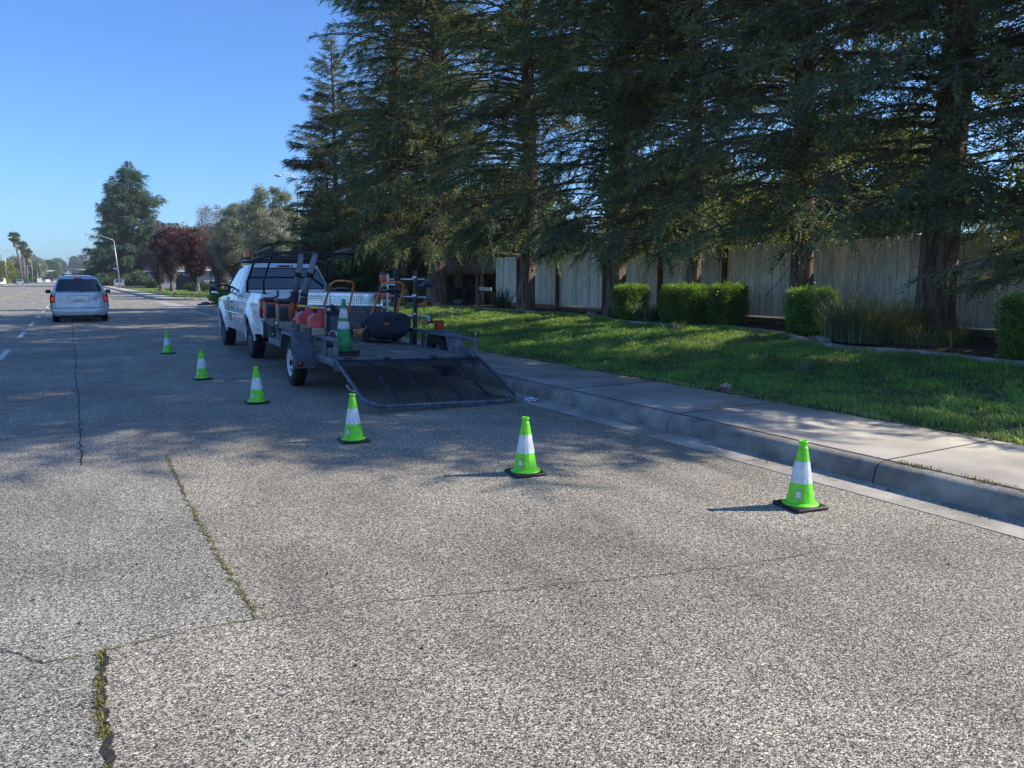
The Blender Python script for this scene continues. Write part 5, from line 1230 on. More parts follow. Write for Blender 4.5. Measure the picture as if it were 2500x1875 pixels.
# red fuel cans
def fuel_can(lab, y, stripe):
    t = thing('fuel_can', lab, 'fuel can', group='red fuel cans in rail trays'); placed(t, -HW - .01, y, RZ + .037, R(3))
    prof = [(-.115, 0), (.115, 0), (.125, .02), (.125, .25), (.08, .325), (.02, .335), (-.04, .30), (-.125, .235), (-.125, .02)]
    b = MB().prism(prof, -.095, .095, 'redplastic', axis='y'); o = b.build('body', t); md = o.modifiers.new('bevel', 'BEVEL'); md.width = .012; md.segments = 3
    h = MB().tube([(-.03, .0, .305), (.0, .0, .36), (.06, .0, .355), (.09, 0, .30)], .013, 'redplastic', 8); h.build('handle', t)
    if stripe: MB().box((.085, -.098, .15), (.02, .005, .28), 'whiteplastic').build('sight_strip', t)
    s_ = MB().lathe([(.026, .0), (.026, .04), (.012, .05)], 'black', 14, c=(-.03, 0, .30)); s_.build('cap', t)
    MB().box((-.06, 0, .375), (.10, .045, .035), 'yellow', bev=.008).build('spout_grip', t)
    MB().tube([(-.02, 0, .375), (.05, 0, .373), (.17, 0, .36)], [.014, .012, .009], 'whiteplastic', 10).build('spout', t)
fuel_can('nearer red fuel can with a pale vertical strip and yellow spout grip', .86, True)
fuel_can('farther red fuel can with a yellow spout grip, beside the blower elbow', 1.60, False)
t = thing('black_fuel_jug', 'squat black jug with a pointed cap standing behind the red fuel cans', 'jug'); placed(t, -.62, 1.75, DZ + .0)
MB().box((0, 0, .27), (.3, .26, .5), 'darkplastic', bev=.05).build('body', t); MB().lathe([(.1, .5), (.095, .56), (.05, .64), (.02, .65), (.018, .68), (.001, .685)], 'black', 18).build('cap', t)

# walk-behind mowers
def make_mower():
    t = thing('lawn_mower', 'm', 'lawn mower', group='orange handled walk-behind mowers on the trailer')
    # origin under the deck centre, handle toward -y (the camera)
    d = MB().lathe([(.27, .08), (.285, .1), (.285, .17), (.26, .2), (.2, .215), (.001, .22)], 'orangebar', 28, scale=(.95, 1.1)); d.box((0, .22, .15), (.5, .1, .1), 'orangebar', bev=.02); d.box((0, -.24, .15), (.5, .1, .1), 'orangebar', bev=.02); d.build('mower_deck', t)
    e = MB().box((0, .02, .30), (.26, .28, .16), 'black', bev=.04); e.lathe([(.12, .38), (.125, .4), (.11, .44), (.03, .45)], 'darkplastic', 20); e.box((-.15, .0, .33), (.08, .15, .11), 'darkplastic', bev=.02); e.build('engine', t)
    for sx in (-1, 1):
        for sy, r in ((1, .10), (-1, .115)):
            w = MB().lathe([(.05, -.022), (r * .85, -.024), (r, -.016), (r, .016), (r * .85, .024), (.05, .022)], 'tyre', 24, c=(sx * .285, sy * .31, r), axis='x'); wo = w.build('wheel', t, sharp=40)
            MB().lathe([(.001, -.02), (.05, -.012), (.052, .012), (.001, .02)], 'darkplastic', 16, c=(sx * .285, sy * .31, r), axis='x').build('hub', wo)
    hb = MB()
    for sx in (-1, 1): hb.sqtube((sx * .27, -.20, .18), (sx * .25, -.30, .30), .03, .012, 'steel')
    pts = [(-.255, -.22, .20), (-.245, -.42, .48), (-.225, -.66, .86), (-.21, -.74, .99), (-.16, -.77, 1.035), (-.08, -.785, 1.05), (.08, -.785, 1.05), (.16, -.77, 1.035), (.21, -.74, .99), (.225, -.66, .86), (.245, -.42, .48), (.255, -.22, .20)]
    hb.tube(pts, .0195, 'orangebar', 10); h = hb.build('handle', t)
    br = MB().tube([(-.20, -.70, .95), (-.18, -.715, .90), (-.08, -.73, .925), (.08, -.73, .925), (.18, -.715, .90), (.20, -.70, .95)], .0055, 'steel', 6); br.build('control_bar', h)
    ct_ = MB().box((0, -.665, .90), (.38, .05, .07), 'black', bev=.012); ct_.box((-.23, -.7, .93), (.03, .07, .12), 'darkplastic', bev=.01); ct_.tube([(-.2, -.66, .85), (-.1, -.45, .5), (0, -.1, .35)], .006, 'black', 5); ct_.build('control_panel', h)
    return t
m1 = make_mower(); m1['label'] = 'farther mower whose arched orange handle stands in front of the diamond plate box, no bag visible'
m2 = copy_tree(m1); m2['label'] = 'nearer mower with a big dark navy grass bag hung under its orange handle'
placed(m1, -.17, 3.86, DZ + .002, R(8)); m1['label'] = 'farther mower with its arched orange handle before the diamond plate box'
placed(m2, .50, 3.24, DZ + .002, R(11))
bag = MB(); L_ = []
for (y, z, hw_, dz) in ((-.27, .30, .25, .19), (-.36, .30, .29, .235), (-.62, .29, .30, .235), (-.80, .31, .30, .2), (-.86, .34, .285, .15)):
    ring = []
    for k in range(20):
        a = 2 * math.pi * k / 20; cx, cz = math.cos(a), math.sin(a); q = (abs(cx) ** 7 + abs(cz) ** 7) ** (1 / 7)
        zz = z + dz * cz / q; tap = 1 - .22 * max(0, (z - zz) / dz) ** 1.5
        ring.append((hw_ * cx / q * tap, y, zz + (.008 * math.sin(k * 3) if abs(y) < .8 else 0)))
    L_.append(ring + [ring[0]])
bag.grid(L_, 'bag'); bag.add(L_[-1][:-1], [tuple(range(20))], 'bag'); bag.add(L_[0][:-1], [tuple(range(20))], 'bag')
bo = bag.build('grass_bag', m2, sharp=45)
MB().box((0.03, -.872, .42), (.15, .02, .03), 'black', bev=.008).build('bag_handle', bo)
lb = MB(); lb.box((-.2, -.868, .36), (.1, .004, .012), 'orange', ry=0)
for k in range(5): lb.box((-.235 + k * .022, -.866, .335 - .0 + (k % 2) * .01), (.014, .004, .03), 'orange')
lb.build('bag_logo', bo)
t = MB().tube([(0, 0, 0), (.03, -.05, .01), (.2, -.1, .02), (.25, -.04, .03)], .012, 'black', 6)
# string trimmers lying across the rack
def trimmer(label, x, y, z, rz, kind, tilt=0.0):
    t = thing('string_trimmer', label, 'string trimmer', group='string trimmers stored on the trailer rack')
    t.location = on_trailer(x, y, z); t.rotation_euler = (R(tilt), 0, R(rz))
    # shaft along +y; cutting head at y=0 end, engine at y=1.6
    MB().tube([(0, 0, 0), (0, 1.55, 0)], .0135, 'whiterim', 10).build('shaft', t)
    g = MB(); col = 'orange' if kind != 0 else 'darkplastic'; P = []
    for i in range(6):
        u = i / 5; P.append([((.05 + .13 * u) * math.cos(a), -.06 + (.05 + .13 * u) * math.sin(a) * .9, -.05 - .08 * u ** .7) for a in [R(-70 + 22 * k) for k in range(15)]])
    g.grid(P, col); go = g.build('guard', t, fix=False, solid=.006)
    hd = MB().lathe([(.03, -.11), (.055, -.1), (.058, -.065), (.04, -.05), (.025, .0), (.018, .03)], 'steel' if kind == 2 else 'darkplastic', 18, c=(0, -.05, 0)); hd.build('trimmer_head', t)
    lp = MB().tube([(-.09, .95, 0), (-.1, .97, .09), (0, .98, .15), (.1, .97, .09), (.09, .95, 0)], .011, 'black', 8); lp.box((0, .95, 0), (.2, .03, .03), 'black'); lp.build('loop_handle', t)
    en = MB().box((0, 1.66, .01), (.16, .2, .17), 'orange', bev=.04); en.build('engine', t)
    MB().box((0, 1.64, -.10), (.13, .14, .07), 'whiteplastic', bev=.02).build('fuel_tank', t); MB().box((0, 1.72, .12), (.1, .1, .06), 'darkplastic', bev=.02).build('muffler_cover', t)
RZX = HW + .09
trimmer('uppermost string trimmer on the rack, with a dark guard', HW + .11, 2.42, 1.62, 4, 0)
trimmer('middle string trimmer on the rack, with a bright orange bowl-shaped guard', HW + .12, 2.34, 1.31, 4, 1)
trimmer('lowest string trimmer on the rack, with a pale head and worn guard', HW + .12, 2.3, .99, 4, 2, tilt=-2)
# red line spool on its holder
t = thing('line_spool', 'bright red spool of trimmer line standing outside the right trailer rail', 'spool'); t.location = on_trailer(xr + .34, 2.22, RZ - .025)
MB().lathe([(.085, 0), (.085, .008), (.03, .012), (.03, .188), (.085, .192), (.085, .2)], 'black', 26).build('flanges', t)
MB().lathe([(.076, .011), (.078, .03), (.076, .1), (.079, .15), (.077, .188)], 'redspool', 26).build('wound_line', t)

# ================================================================== VEHICLES
def wheel(parent, x, y, r, w, s, rimmat='steel', spokes=6, name='wheel', rim_r=.62):
    """s: -1 left side (outer face toward -x), +1 right side"""
    t_ = MB(); prof = [(r * .62, -w / 2), (r * .72, -w / 2 - .005), (r * .9, -w / 2), (r * .975, -w / 2 + .02), (r, -w / 2 + .05), (r, w / 2 - .05), (r * .975, w / 2 - .02), (r * .9, w / 2), (r * .72, w / 2 + .005), (r * .62, w / 2)]
    t_.lathe(prof, 'tyre', 40, c=(x, y, r), axis='x', caps=False)
    for k in range(44):
        a = 2 * math.pi * k / 44
        for q in (-.3, 0, .3): t_.box((x + q * w, y + (r + .002) * math.cos(a + q * .1), r + (r + .002) * math.sin(a + q * .1)), (w * .24, .022, .010), 'tyre', rx=a + math.pi / 2)
    wo = t_.build(name, parent, sharp=45)
    f = x + s * (w / 2 - .02); rr = r * rim_r; m = MB()
    m.lathe([(rr, -s * .12), (rr + .005, 0), (rr - .005, s * .012), (rr - .025, 0), (rr - .035, -s * .05)], rimmat, 36, c=(f, y, r), axis='x', caps=False)
    m.lathe([(rr - .03, -s * .07), (.001, -s * .065)], 'blackmetal', 30, c=(f, y, r), axis='x')
    for k in range(spokes):
        a = 2 * math.pi * k / spokes + .2; m.box((f - s * .03, y + rr * .5 * math.cos(a), r + rr * .5 * math.sin(a)), (.03, rr * .95, rr * .26), rimmat, rx=a, bev=.01)
    m.lathe([(rr * .32, -s * .03), (rr * .3, s * .0), (rr * .18, s * .015), (.001, s * .018)], rimmat, 20, c=(f, y, r), axis='x')
    m.build('rim', wo); return wo

def side_skin(mb, s, ys, bot, top, xs, m, nrow=14, x_c=0.0):
    """body side: columns at ys, from bot(y) to top(y), x offset xs(z, y)"""
    P = []
    for y in ys:
        b, t = bot(y), top(y); P.append([(x_c + s * xs(b + (t - b) * k / nrow, y), y, b + (t - b) * k / nrow) for k in range(nrow + 1)])
    mb.grid(P, m, smooth=True, flip=(s > 0))

# ---- pickup truck; local origin under the tailgate centre, +y forward
TK = thing('pickup_truck', 'white extended cab pickup with a black ladder rack, parked ahead of the trailer', 'pickup truck', (4.04, 15.04, 0), R(-1.0))
LT = 5.95; WR = 1.30; WF = 4.92; RT = .385
def arch(y, cy, r, cz=.39, base=.46):
    d = abs(y - cy); return cz + math.sqrt(r * r - d * d) if d < r else None
def tk_bot(y):
    for cy in (WR, WF):
        a = arch(y, cy, .47, .42)
        if a: return max(a, .46)
    if y < WR: return .52 + .05 * (WR - .47 - y)
    return .47 if y < WF else .5
def tk_top(y):
    if y < 2.18: return 1.325
    if y < 3.75: return 1.30
    if y < 4.2: return 1.30 - .08 * sm((y - 3.75) / .45)
    return 1.22 - .10 * sm((y - 4.2) / 1.75)
def tk_x(z, y):
    b = .975
    x = b + .022 * math.exp(-((z - .98) / .22) ** 2) - .05 * max(0, (z - 1.1) / .25) ** 1.6 - .05 * max(0, (.75 - z) / .3) ** 1.5
    for cy in (WR, WF):
        d = math.hypot(y - cy, z - .42)
        if z > .3: x += .05 * math.exp(-((d - .52) / .10) ** 2)
    if y > 5.4: x -= .22 * ((y - 5.4) / .55) ** 2
    if y < .25: x -= .02 * ((.25 - y) / .25) ** 2
    return x
ys = sorted(set([round(v, 4) for v in list(np.linspace(.02, LT, 110)) + [WR - .47, WR + .47, WF - .47, WF + .47] + [WR + .47 * math.cos(a) for a in np.linspace(.02, 3.12, 40)] + [WF + .47 * math.cos(a) for a in np.linspace(.02, 3.12, 40)]]))
bd = MB()
for s in (-1, 1): side_skin(bd, s, ys, tk_bot, tk_top, tk_x, 'truckpaint', 18)
# bed rails and inner bed walls, hood, cowl, nose
for s in (-1, 1):
    bd.grid([[(s * (tk_x(1.325, y)), y, 1.325) for y in (.02, .6, 1.2, 1.8, 2.18)], [(s * .86, y, 1.33) for y in (.02, .6, 1.2, 1.8, 2.18)], [(s * .83, y, 1.31) for y in (.02, .6, 1.2, 1.8, 2.18)], [(s * .82, y, .82) for y in (.02, .6, 1.2, 1.8, 2.18)]], 'truckpaint', flip=(s < 0))
bd.box((0, 1.1, .8), (1.66, 2.14, .04), 'darkplastic')
bd.box((0, 2.16, 1.06), (1.66, .04, .53), 'truckpaint')
hy = [3.9, 4.2, 4.6, 5.0, 5.4, 5.7, LT]
bd.grid([[(u * tk_x(tk_top(y), y), y, tk_top(y) + .05 * (1 - u * u) + .02 * math.cos(u * 9) * (abs(u) < .6)) for u in np.linspace(-1, 1, 15)] for y in hy], 'truckpaint')
bd.grid([[(u * tk_x(z, LT), LT + .02 * (1 - u * u), z) for u in np.linspace(-1, 1, 9)] for z in (.5, .8, tk_top(LT))], 'truckpaint')
bd.add([(-.95, 3.4, 1.28), (.95, 3.4, 1.28), (.95, 3.95, 1.27), (-.95, 3.95, 1.27)], [(0, 1, 2, 3)], 'truckpaint')
body = bd.build('body', TK)
# underbody and wheel wells
ub = MB().box((0, 3.0, .52), (1.5, 5.6, .16), 'black'); ub.box((0, 3, .68), (1.74, 5.5, .2), 'black')
for cy in (WR, WF):
    for s in (-1, 1):
        P = []
        for a in np.linspace(0, math.pi, 15): P.append([(s * .93, cy + .465 * math.cos(a), .42 + .465 * math.sin(a)), (s * .55, cy + .465 * math.cos(a), .42 + .465 * math.sin(a))])
        ub.grid(P, 'black')
ub.tube([(-.9, WR, .385), (.9, WR, .385)], .06, 'blackmetal', 10); ub.lathe([(.01, -.16), (.14, -.08), (.16, 0), (.14, .08), (.01, .16)], 'blackmetal', 14, c=(0, WR, .385), axis='x')
ub.tube([(.35, .5, .45), (.4, 1.2, .42)], .035, 'steel', 8)
ub.build('underbody', TK)
# painted arch lips
for cy in (WR, WF):
    for s in (-1, 1):
        P = []
        for a in np.linspace(-.06, math.pi + .06, 26):
            row = []
            for rr_, dx in ((.468, -.03), (.472, .012), (.49, .022), (.515, .012), (.53, -.004)):
                yy, zz = cy + rr_ * math.cos(a), .42 + rr_ * math.sin(a); row.append((s * (tk_x(max(zz, .46), yy) + dx), yy, zz))
            P.append(row)
        MB().grid(P, 'truckpaint', flip=(s < 0)).build('wheel_arch_lip', TK)
for (y, s) in ((WR, -1), (WR, 1), (WF, -1), (WF, 1)): wheel(TK, s * .865, y, RT, .25, s, 'greymetal', 8)
# tailgate, lights, bumper
tg = MB(); tg.grid([[(x, .02 - .012 * math.exp(-((z - 1.05) / .12) ** 2), z) for x in np.linspace(-.78, .78, 9)] for z in np.linspace(.80, 1.32, 9)], 'truckpaint'); tg.box((0, .05, 1.315), (1.56, .07, .03), 'truckpaint', bev=.01); tg.box((0, -.002, 1.2), (.26, .02, .08), 'black', bev=.01)
tg.box((0, .06, 1.05), (1.54, .05, .5), 'truckpaint'); tg.build('tailgate', TK)
for s in (-1, 1):
    MB().box((s * .88, .02, 1.06), (.20, .05, .52), 'truckpaint', bev=.02).build('rear_pillar', TK)
    tl = MB().box((s * .895, .0, 1.06), (.165, .07, .36), 'redlens', bev=.025); tl.box((s * .985, .06, 1.06), (.03, .16, .36), 'redlens', bev=.015); o = tl.build('taillight', TK)
    MB().box((s * .895, -.034, .93), (.12, .012, .07), 'whitelens', bev=.005).build('reverse_lens', o)
    MB().box((s * .895, -.034, 1.06), (.1, .01, .10), 'redlit' if 0 else 'redlens', bev=.004).build('brake_lens', o)
bp_ = MB(); pr = [(-.02, .80), (-.16, .78), (-.185, .74), (-.18, .62), (-.14, .52), (-.02, .50)]
bp_.prism([(y, z) for y, z in pr], -.98, .98, 'darkplastic'); bp_.box((0, -.1, .8), (1.3, .17, .02), 'black'); bp_.box((0, -.19, .66), (.34, .02, .14), 'black', bev=.01); bp_.box((0, -.2, .45), (.09, .3, .08), 'blackmetal')
bp_.build('rear_bumper', TK)
for s in (-1, 1):
    P = [[(s * (.80 + .0), -.17 + .0, z), (s * .92, -.15, z), (s * .985, -.08, z), (s * 1.0, .06, z), (s * .985, .3, z)] for z in (.56, .62, .7, .8)]
    MB().grid(P, 'truckpaint', flip=(s < 0)).build('bumper_corner', TK)
# greenhouse
cb = MB(); ZB, ZT = 1.30, 1.905
def cab_ring(t):   # t: 0 belt, 1 roof edge; returns plan outline
    hw = .965 - .225 * t ** 1.15; y0 = 2.2 + .16 * t; y1 = 4.35 - .98 * t; r = .07 + .03 * t; pts = []
    for (cx, cy, a0) in ((hw - r, y1 - r, 0), (-hw + r, y1 - r, 90), (-hw + r, y0 + r, 180), (hw - r, y0 + r, 270)):
        for k in range(6): a = R(a0 + 90 * k / 5); pts.append((cx + r * math.cos(a), cy + r * math.sin(a), ZB + (ZT - ZB) * t))
    return pts
rings = [cab_ring(t) for t in np.linspace(0, 1, 9)]
cb.grid([r + [r[0]] for r in rings], 'truckpaint')
top = rings[-1]; c0 = Vector((0, 2.85, ZT)); L2 = [top + [top[0]]]
for f, dz in ((.93, .022), (.8, .036), (.5, .046), (.01, .05)): q = [(c0.x + (p[0] - c0.x) * f, c0.y + (p[1] - c0.y) * f, ZT + dz) for p in top]; L2.append(q + [q[0]])
cb.grid(L2, 'truckpaint'); cb.build('cab', TK, sharp=60)
def cabside(s, y, z, off=.004):
    t = (z - ZB) / (ZT - ZB); return (s * (.965 - .225 * max(t, 0) ** 1.15 + off), y, z)
def quad_panel(corners, fn, m, n=6, k=6):
    """corners: (a0,b0) lower left, lower right, upper right, upper left in fn's parameters"""
    P = []
    for j in range(k + 1):
        v = j / k; row = []
        for i in range(n + 1):
            u = i / n; a = (corners[0][0] * (1 - u) + corners[1][0] * u) * (1 - v) + (corners[3][0] * (1 - u) + corners[2][0] * u) * v
            b = (corners[0][1] * (1 - u) + corners[1][1] * u) * (1 - v) + (corners[3][1] * (1 - u) + corners[2][1] * u) * v; row.append(fn(a, b))
        P.append(row)
    return MB().grid(P, m)
for s in (-1, 1):
    quad_panel([(3.12, 1.33), (4.22, 1.33), (3.52, 1.84), (3.12, 1.86)], lambda y, z: cabside(s, y, z), 'paleglass').build('front_side_window', TK)
    quad_panel([(2.62, 1.34), (3.04, 1.33), (3.04, 1.86), (2.66, 1.85)], lambda y, z: cabside(s, y, z, .004), 'paleglass').build('rear_side_window', TK)
    quad_panel([(3.045, 1.30), (3.11, 1.30), (3.11, 1.88), (3.045, 1.88)], lambda y, z: cabside(s, y, z, .006), 'truckpaint').build('door_pillar', TK)
    vs_ = MB(); vs_.tube([cabside(s, y, z, .012) for y, z in ((4.2, 1.36), (3.85, 1.62), (3.56, 1.83), (3.2, 1.88), (3.12, 1.885))], .012, 'darkplastic', 6); vs_.build('rain_visor', TK)
def rear_pt(x, z, off=.006):
    t = (z - ZB) / (ZT - ZB); return (x, 2.2 + .16 * t - off, z)
# rear window, dark, rounded corners
P = []
for j in range(11):
    v = j / 10; z = 1.40 + .435 * v; hw = .855 - .165 * v; e = 1 - .06 * (1 if j in (0, 10) else (.25 if j in (1, 9) else 0)); P.append([rear_pt(hw * e * u, z) for u in np.linspace(-1, 1, 17)])
gw = MB().grid(P, 'glass').build('rear_window', TK)
P = []
for j in range(2):
    P.append([rear_pt((.80 - .135 * 1.0 * v2 + .022) * 1, 1.385 + .465 * v2, .004) for v2 in np.linspace(0, 1, 6)])
sealb = MB(); pts = [rear_pt(x, z, .006) for x, z in ((-.84, 1.39), (.84, 1.39), (.865, 1.41), (.705, 1.83), (.67, 1.845), (-.67, 1.845), (-.705, 1.83), (-.865, 1.41), (-.84, 1.39))]
sealb.tube(pts, .011, 'rubber', 6, caps=False); sealb.build('window_seal', TK)
hb_ = MB().box((0, 2.352, 1.885), (.36, .02, .045), 'blackmetal', bev=.008, rx=R(12)); hbl = hb_.build('high_brake_light', TK)
MB().box((-.04, 2.343, 1.885), (.16, .012, .03), 'redlens', bev=.003, rx=R(12)).build('brake_lens', hbl)
for x in (-.15, .12): MB().box((x, 2.343, 1.885), (.05, .012, .03), 'whitelens', bev=.003, rx=R(12)).build('cargo_lens', hbl)
# windshield
quad_panel([(-.8, 1.33), (.8, 1.33), (.66, 1.86), (-.66, 1.86)], lambda x, z: (x, 4.36 - .98 * (z - ZB) / (ZT - ZB), z), 'glass').build('windshield', TK)
# doors: shut lines as thin dark grooves, handles, decals
gv = MB()
for s in (-1, 1):
    for y in (2.58, 3.08, 4.28):
        pts = [(s * (tk_x(z, y) + .001), y, z) for z in np.linspace(.52, 1.28, 12)]; gv.tube(pts, .0035, 'black', 5)
    gv.tube([(s * (tk_x(.52, y) + .001), y, .52) for y in np.linspace(2.58, 4.28, 10)], .0035, 'black', 5)
    gv.tube([(s * (tk_x(1.2, y) + .0), 2.20, z) for y, z in ((2.2, .5), (2.2, .9), (2.2, 1.3))], .0045, 'black', 5)
gv.build('door_gaps', TK)
for s in (-1, 1):
    MB().tube([(s * (tk_x(1.08, 3.25) + .004), 3.22, 1.12), (s * (tk_x(1.08, 3.25) + .035), 3.24, 1.09), (s * (tk_x(1.08, 3.25) + .035), 3.24, .98), (s * (tk_x(1.08, 3.25) + .004), 3.22, .95)], .012, 'black', 8).build('door_handle', TK)
    MB().tube([(s * (tk_x(.86, y) + .005), y, .86) for y in np.linspace(2.25, 4.4, 16)], .014, 'truckpaint', 6).build('side_moulding', TK)
def side_panel(s, y0, y1, z0, z1, m, off=.004):
    return MB().grid([[(s * (tk_x(z, y) + off), y, z) for y in np.linspace(y0, y1, 5)] for z in np.linspace(z0, z1, 6)], m)
dc = side_panel(-1, 3.72, 4.12, .88, 1.2, 'decaltan').build('door_decal', TK); side_panel(-1, 3.52, 3.98, .66, .84, 'decalgreen').build('door_decal', TK)
tx = MB()
for k in range(4): tx.grid([[(-(tk_x(z, y) + .0055), y, z) for y in np.linspace(3.62, 3.9 - .05 * (k % 2), 3)] for z in (.69 + k * .035, .70 + k * .035)], 'decaltext')
for k in range(4): tx.grid([[(-(tk_x(z, y) + .0055), y, z) for y in np.linspace(3.80, 4.06 - .04 * (k % 2), 3)] for z in (.93 + k * .06, .945 + k * .06)], 'decaltext')
tx.build('decal_print', dc)
# towing mirrors
for s in (-1, 1):
    mr = MB().box((s * 1.27, 3.98, 1.40), (.22, .10, .31), 'blackmetal', bev=.03); mr.sqtube((s * .97, 4.0, 1.46), (s * 1.2, 4.0, 1.47), .05, .045, 'blackmetal'); mr.sqtube((s * .97, 4.0, 1.34), (s * 1.2, 4.0, 1.33), .05, .045, 'blackmetal'); mr.box((s * .96, 4.02, 1.37), (.05, .16, .2), 'blackmetal', bev=.015)
    o = mr.build('mirror', TK); gl = MB().box((s * 1.27, 3.925, 1.44), (.18, .01, .17), 'glass', bev=.004); gl.box((s * 1.27, 3.925, 1.30), (.16, .01, .07), 'mirrorglass', bev=.003); gl.build('mirror_glass', o)
MB().box((-(.99), 3.66, 1.365), (.01, .12, .10), 'black').build('quarter_trim', TK)
MB().lathe([(.001, -.02), (.03, -.02), (.03, .0)], 'steel', 12, c=(-(tk_x(.62, .42) + .002), .42, .66), axis='x').build('fuel_door', TK)
# ladder rack
rkb = MB(); RR = .021
for s in (-1, 1):
    x = s * .86
    rkb.tube([(x, .28, 1.34), (x, .27, 1.58), (x * .95, .06, 1.80), (x * .89, -.22, 2.08), (x * .89, -.26, 2.2)], RR, 'blackmetal', 8)
    rkb.tube([(x, 2.08, 1.34), (x, 2.05, 1.55), (x * .93, 1.82, 1.80), (x * .89, 1.62, 2.02)], RR * 1.25, 'blackmetal', 8)
    rkb.tube([(x * .89, -.24, 2.08), (x * .89, 1.62, 2.02), (x * .92, 3.3, 2.0), (x * .7, 3.55, 1.99)], RR, 'blackmetal', 8)
    rkb.tube([(x * .89, -.26, 2.2), (x * .89, -.1, 2.2), (x * .89, 1.55, 2.13), (x * .89, 1.62, 2.03)], RR * .7, 'blackmetal', 8)
    for y in (.5, 1.1): rkb.tube([(x * .89, y, 2.06), (x * .89, y, 2.17)], RR * .6, 'blackmetal', 6)
    rkb.box((x, .28, 1.338), (.09, .16, .02), 'blackmetal'); rkb.box((x, 2.08, 1.338), (.09, .16, .02), 'blackmetal')
for y, z in ((-.24, 2.09), (1.0, 2.05), (1.62, 2.02), (2.5, 2.01), (3.3, 2.0)): rkb.tube([(-.765, y, z), (.765, y, z)], RR * (1.15 if y < 0 else .8), 'blackmetal', 8)
rkb.tube([(-.6, 3.55, 1.99), (.6, 3.55, 1.99)], RR * .8, 'blackmetal', 8)
rkb.build('ladder_rack', TK)
bc = MB().lathe([(.085, 0), (.085, .02)], 'black', 20); be = thing('beacon_light', 'amber warning beacon on the left side of the ladder rack', 'beacon'); 
be.location = TK.matrix_basis @ Vector((-.80, 2.2, 2.03)); bc.build('base', be); MB().lathe([(.078, .02), (.08, .05), (.078, .13), (.07, .155), (.001, .16)], 'amber', 24).build('lens', be)

# ---- minivan driving away
VN = thing('minivan', 'pale blue-silver minivan driving away with brake lights on and a dented tailgate', 'minivan', (.165, 33.1, 0), R(.0))
LV = 4.9
def vhw(z): return np.interp(z, [.24, .3, .45, .60, .8, .95, 1.05, 1.15, 1.35, 1.58, 1.66, 1.72], [.80, .88, .955, .965, .96, .95, .93, .875, .79, .675, .62, .54])
def vyr(z): return np.interp(z, [.24, .3, .42, .52, .55, .62, .8, 1.0, 1.12, 1.3, 1.58, 1.66, 1.72], [.07, .02, .0, .02, .07, .08, .085, .09, .10, .18, .36, .42, .52])
def v_bot(y):
    for cy in (.95, 4.0):
        d = abs(y - cy)
        if d < .40: return max(.30, .34 + math.sqrt(.40 ** 2 - d * d) - .02)
    return .28
def v_top(y): return 1.08 if y < 3.6 else 1.08 - .22 * sm((y - 3.6) / 1.2)
vb = MB(); ysv = sorted(set(list(np.linspace(.1, LV, 60)) + [.95 + .4 * math.cos(a) for a in np.linspace(.02, 3.12, 24)] + [4.0 + .4 * math.cos(a) for a in np.linspace(.02, 3.12, 24)]))
for s in (-1, 1): side_skin(vb, s, ysv, v_bot, v_top, lambda z, y: float(vhw(z)) - (.25 * ((y - 4.3) / .6) ** 2 if y > 4.3 else 0), 'vanpaint', 12)
# rear face: rows of z, columns across with rounded edges, dent in the tailgate
zs = [.24, .27, .3, .34, .38, .42, .47, .51, .53, .55, .58, .62, .68, .74, .8, .86, .92, .98, 1.04, 1.08, 1.12, 1.15, 1.2, 1.3, 1.4, 1.5, 1.58, 1.62, 1.66, 1.70, 1.72]
us = [-1, -.985, -.95, -.9, -.8, -.65, -.5, -.38, -.25, -.1, .05, .2, .3, .36, .42, .48, .54, .6, .68, .78, .86, .9, .95, .985, 1]
def vrear(u, z, off=0.0):
    hw = float(vhw(z)); y = float(vyr(z)) + .16 * abs(u) ** 7 + .03 * u * u - off
    if off == 0:
        y += .035 * math.exp(-((u - .62) / .13) ** 2 - ((z - .86) / .09) ** 2) - .016 * math.exp(-((u - .50) / .05) ** 2 - ((z - .9) / .07) ** 2)
    return (u * hw, y, z)
vb.grid([[vrear(u, z) for u in us] for z in zs], 'vanpaint')
# upper body sides and roof by rings
ring = []
for y in [None] + list(np.linspace(.75, 2.9, 8)) + [3.2, 3.6]:
    row = []
    zt = 1.72 if (y is None or y <= 2.9) else {3.2: 1.55, 3.6: 1.15}[round(y, 1)]
    for z in (1.05, 1.15, 1.25, 1.35, 1.45, 1.58, 1.66, 1.72):
        zz = 1.05 + (z - 1.05) * (zt - 1.05) / .67; row.append((float(vhw(z)), (vrear(1, z)[1] if y is None else max(y, vrear(1, z)[1] + .02)), zz))
    ring.append(row)
for s in (-1, 1): vb.grid([[(s * p[0], p[1], p[2]) for p in row] for row in ring], 'vanpaint', flip=(s < 0))
rf3 = []
for y, zt in ((.56, 1.72), (.75, 1.735), (1.2, 1.75), (2.2, 1.755), (2.9, 1.735)):
    rf3.append([(u * .54, y - (.0 if y > .6 else .0) + (.16 * abs(u) ** 7 if y < .6 else 0), (1.72 if abs(u) == 1 else zt + .012 * (1 - u * u))) for u in np.linspace(-1, 1, 13)])
vb.grid(rf3, 'vanpaint')
vb.grid([[(u * float(vhw(v_top(y))), y, v_top(y) + .05 * (1 - u * u)) for u in np.linspace(-1, 1, 7)] for y in (3.5, 3.9, 4.3, 4.7, 4.9)], 'vanpaint')
vb.build('body', VN, sharp=70)
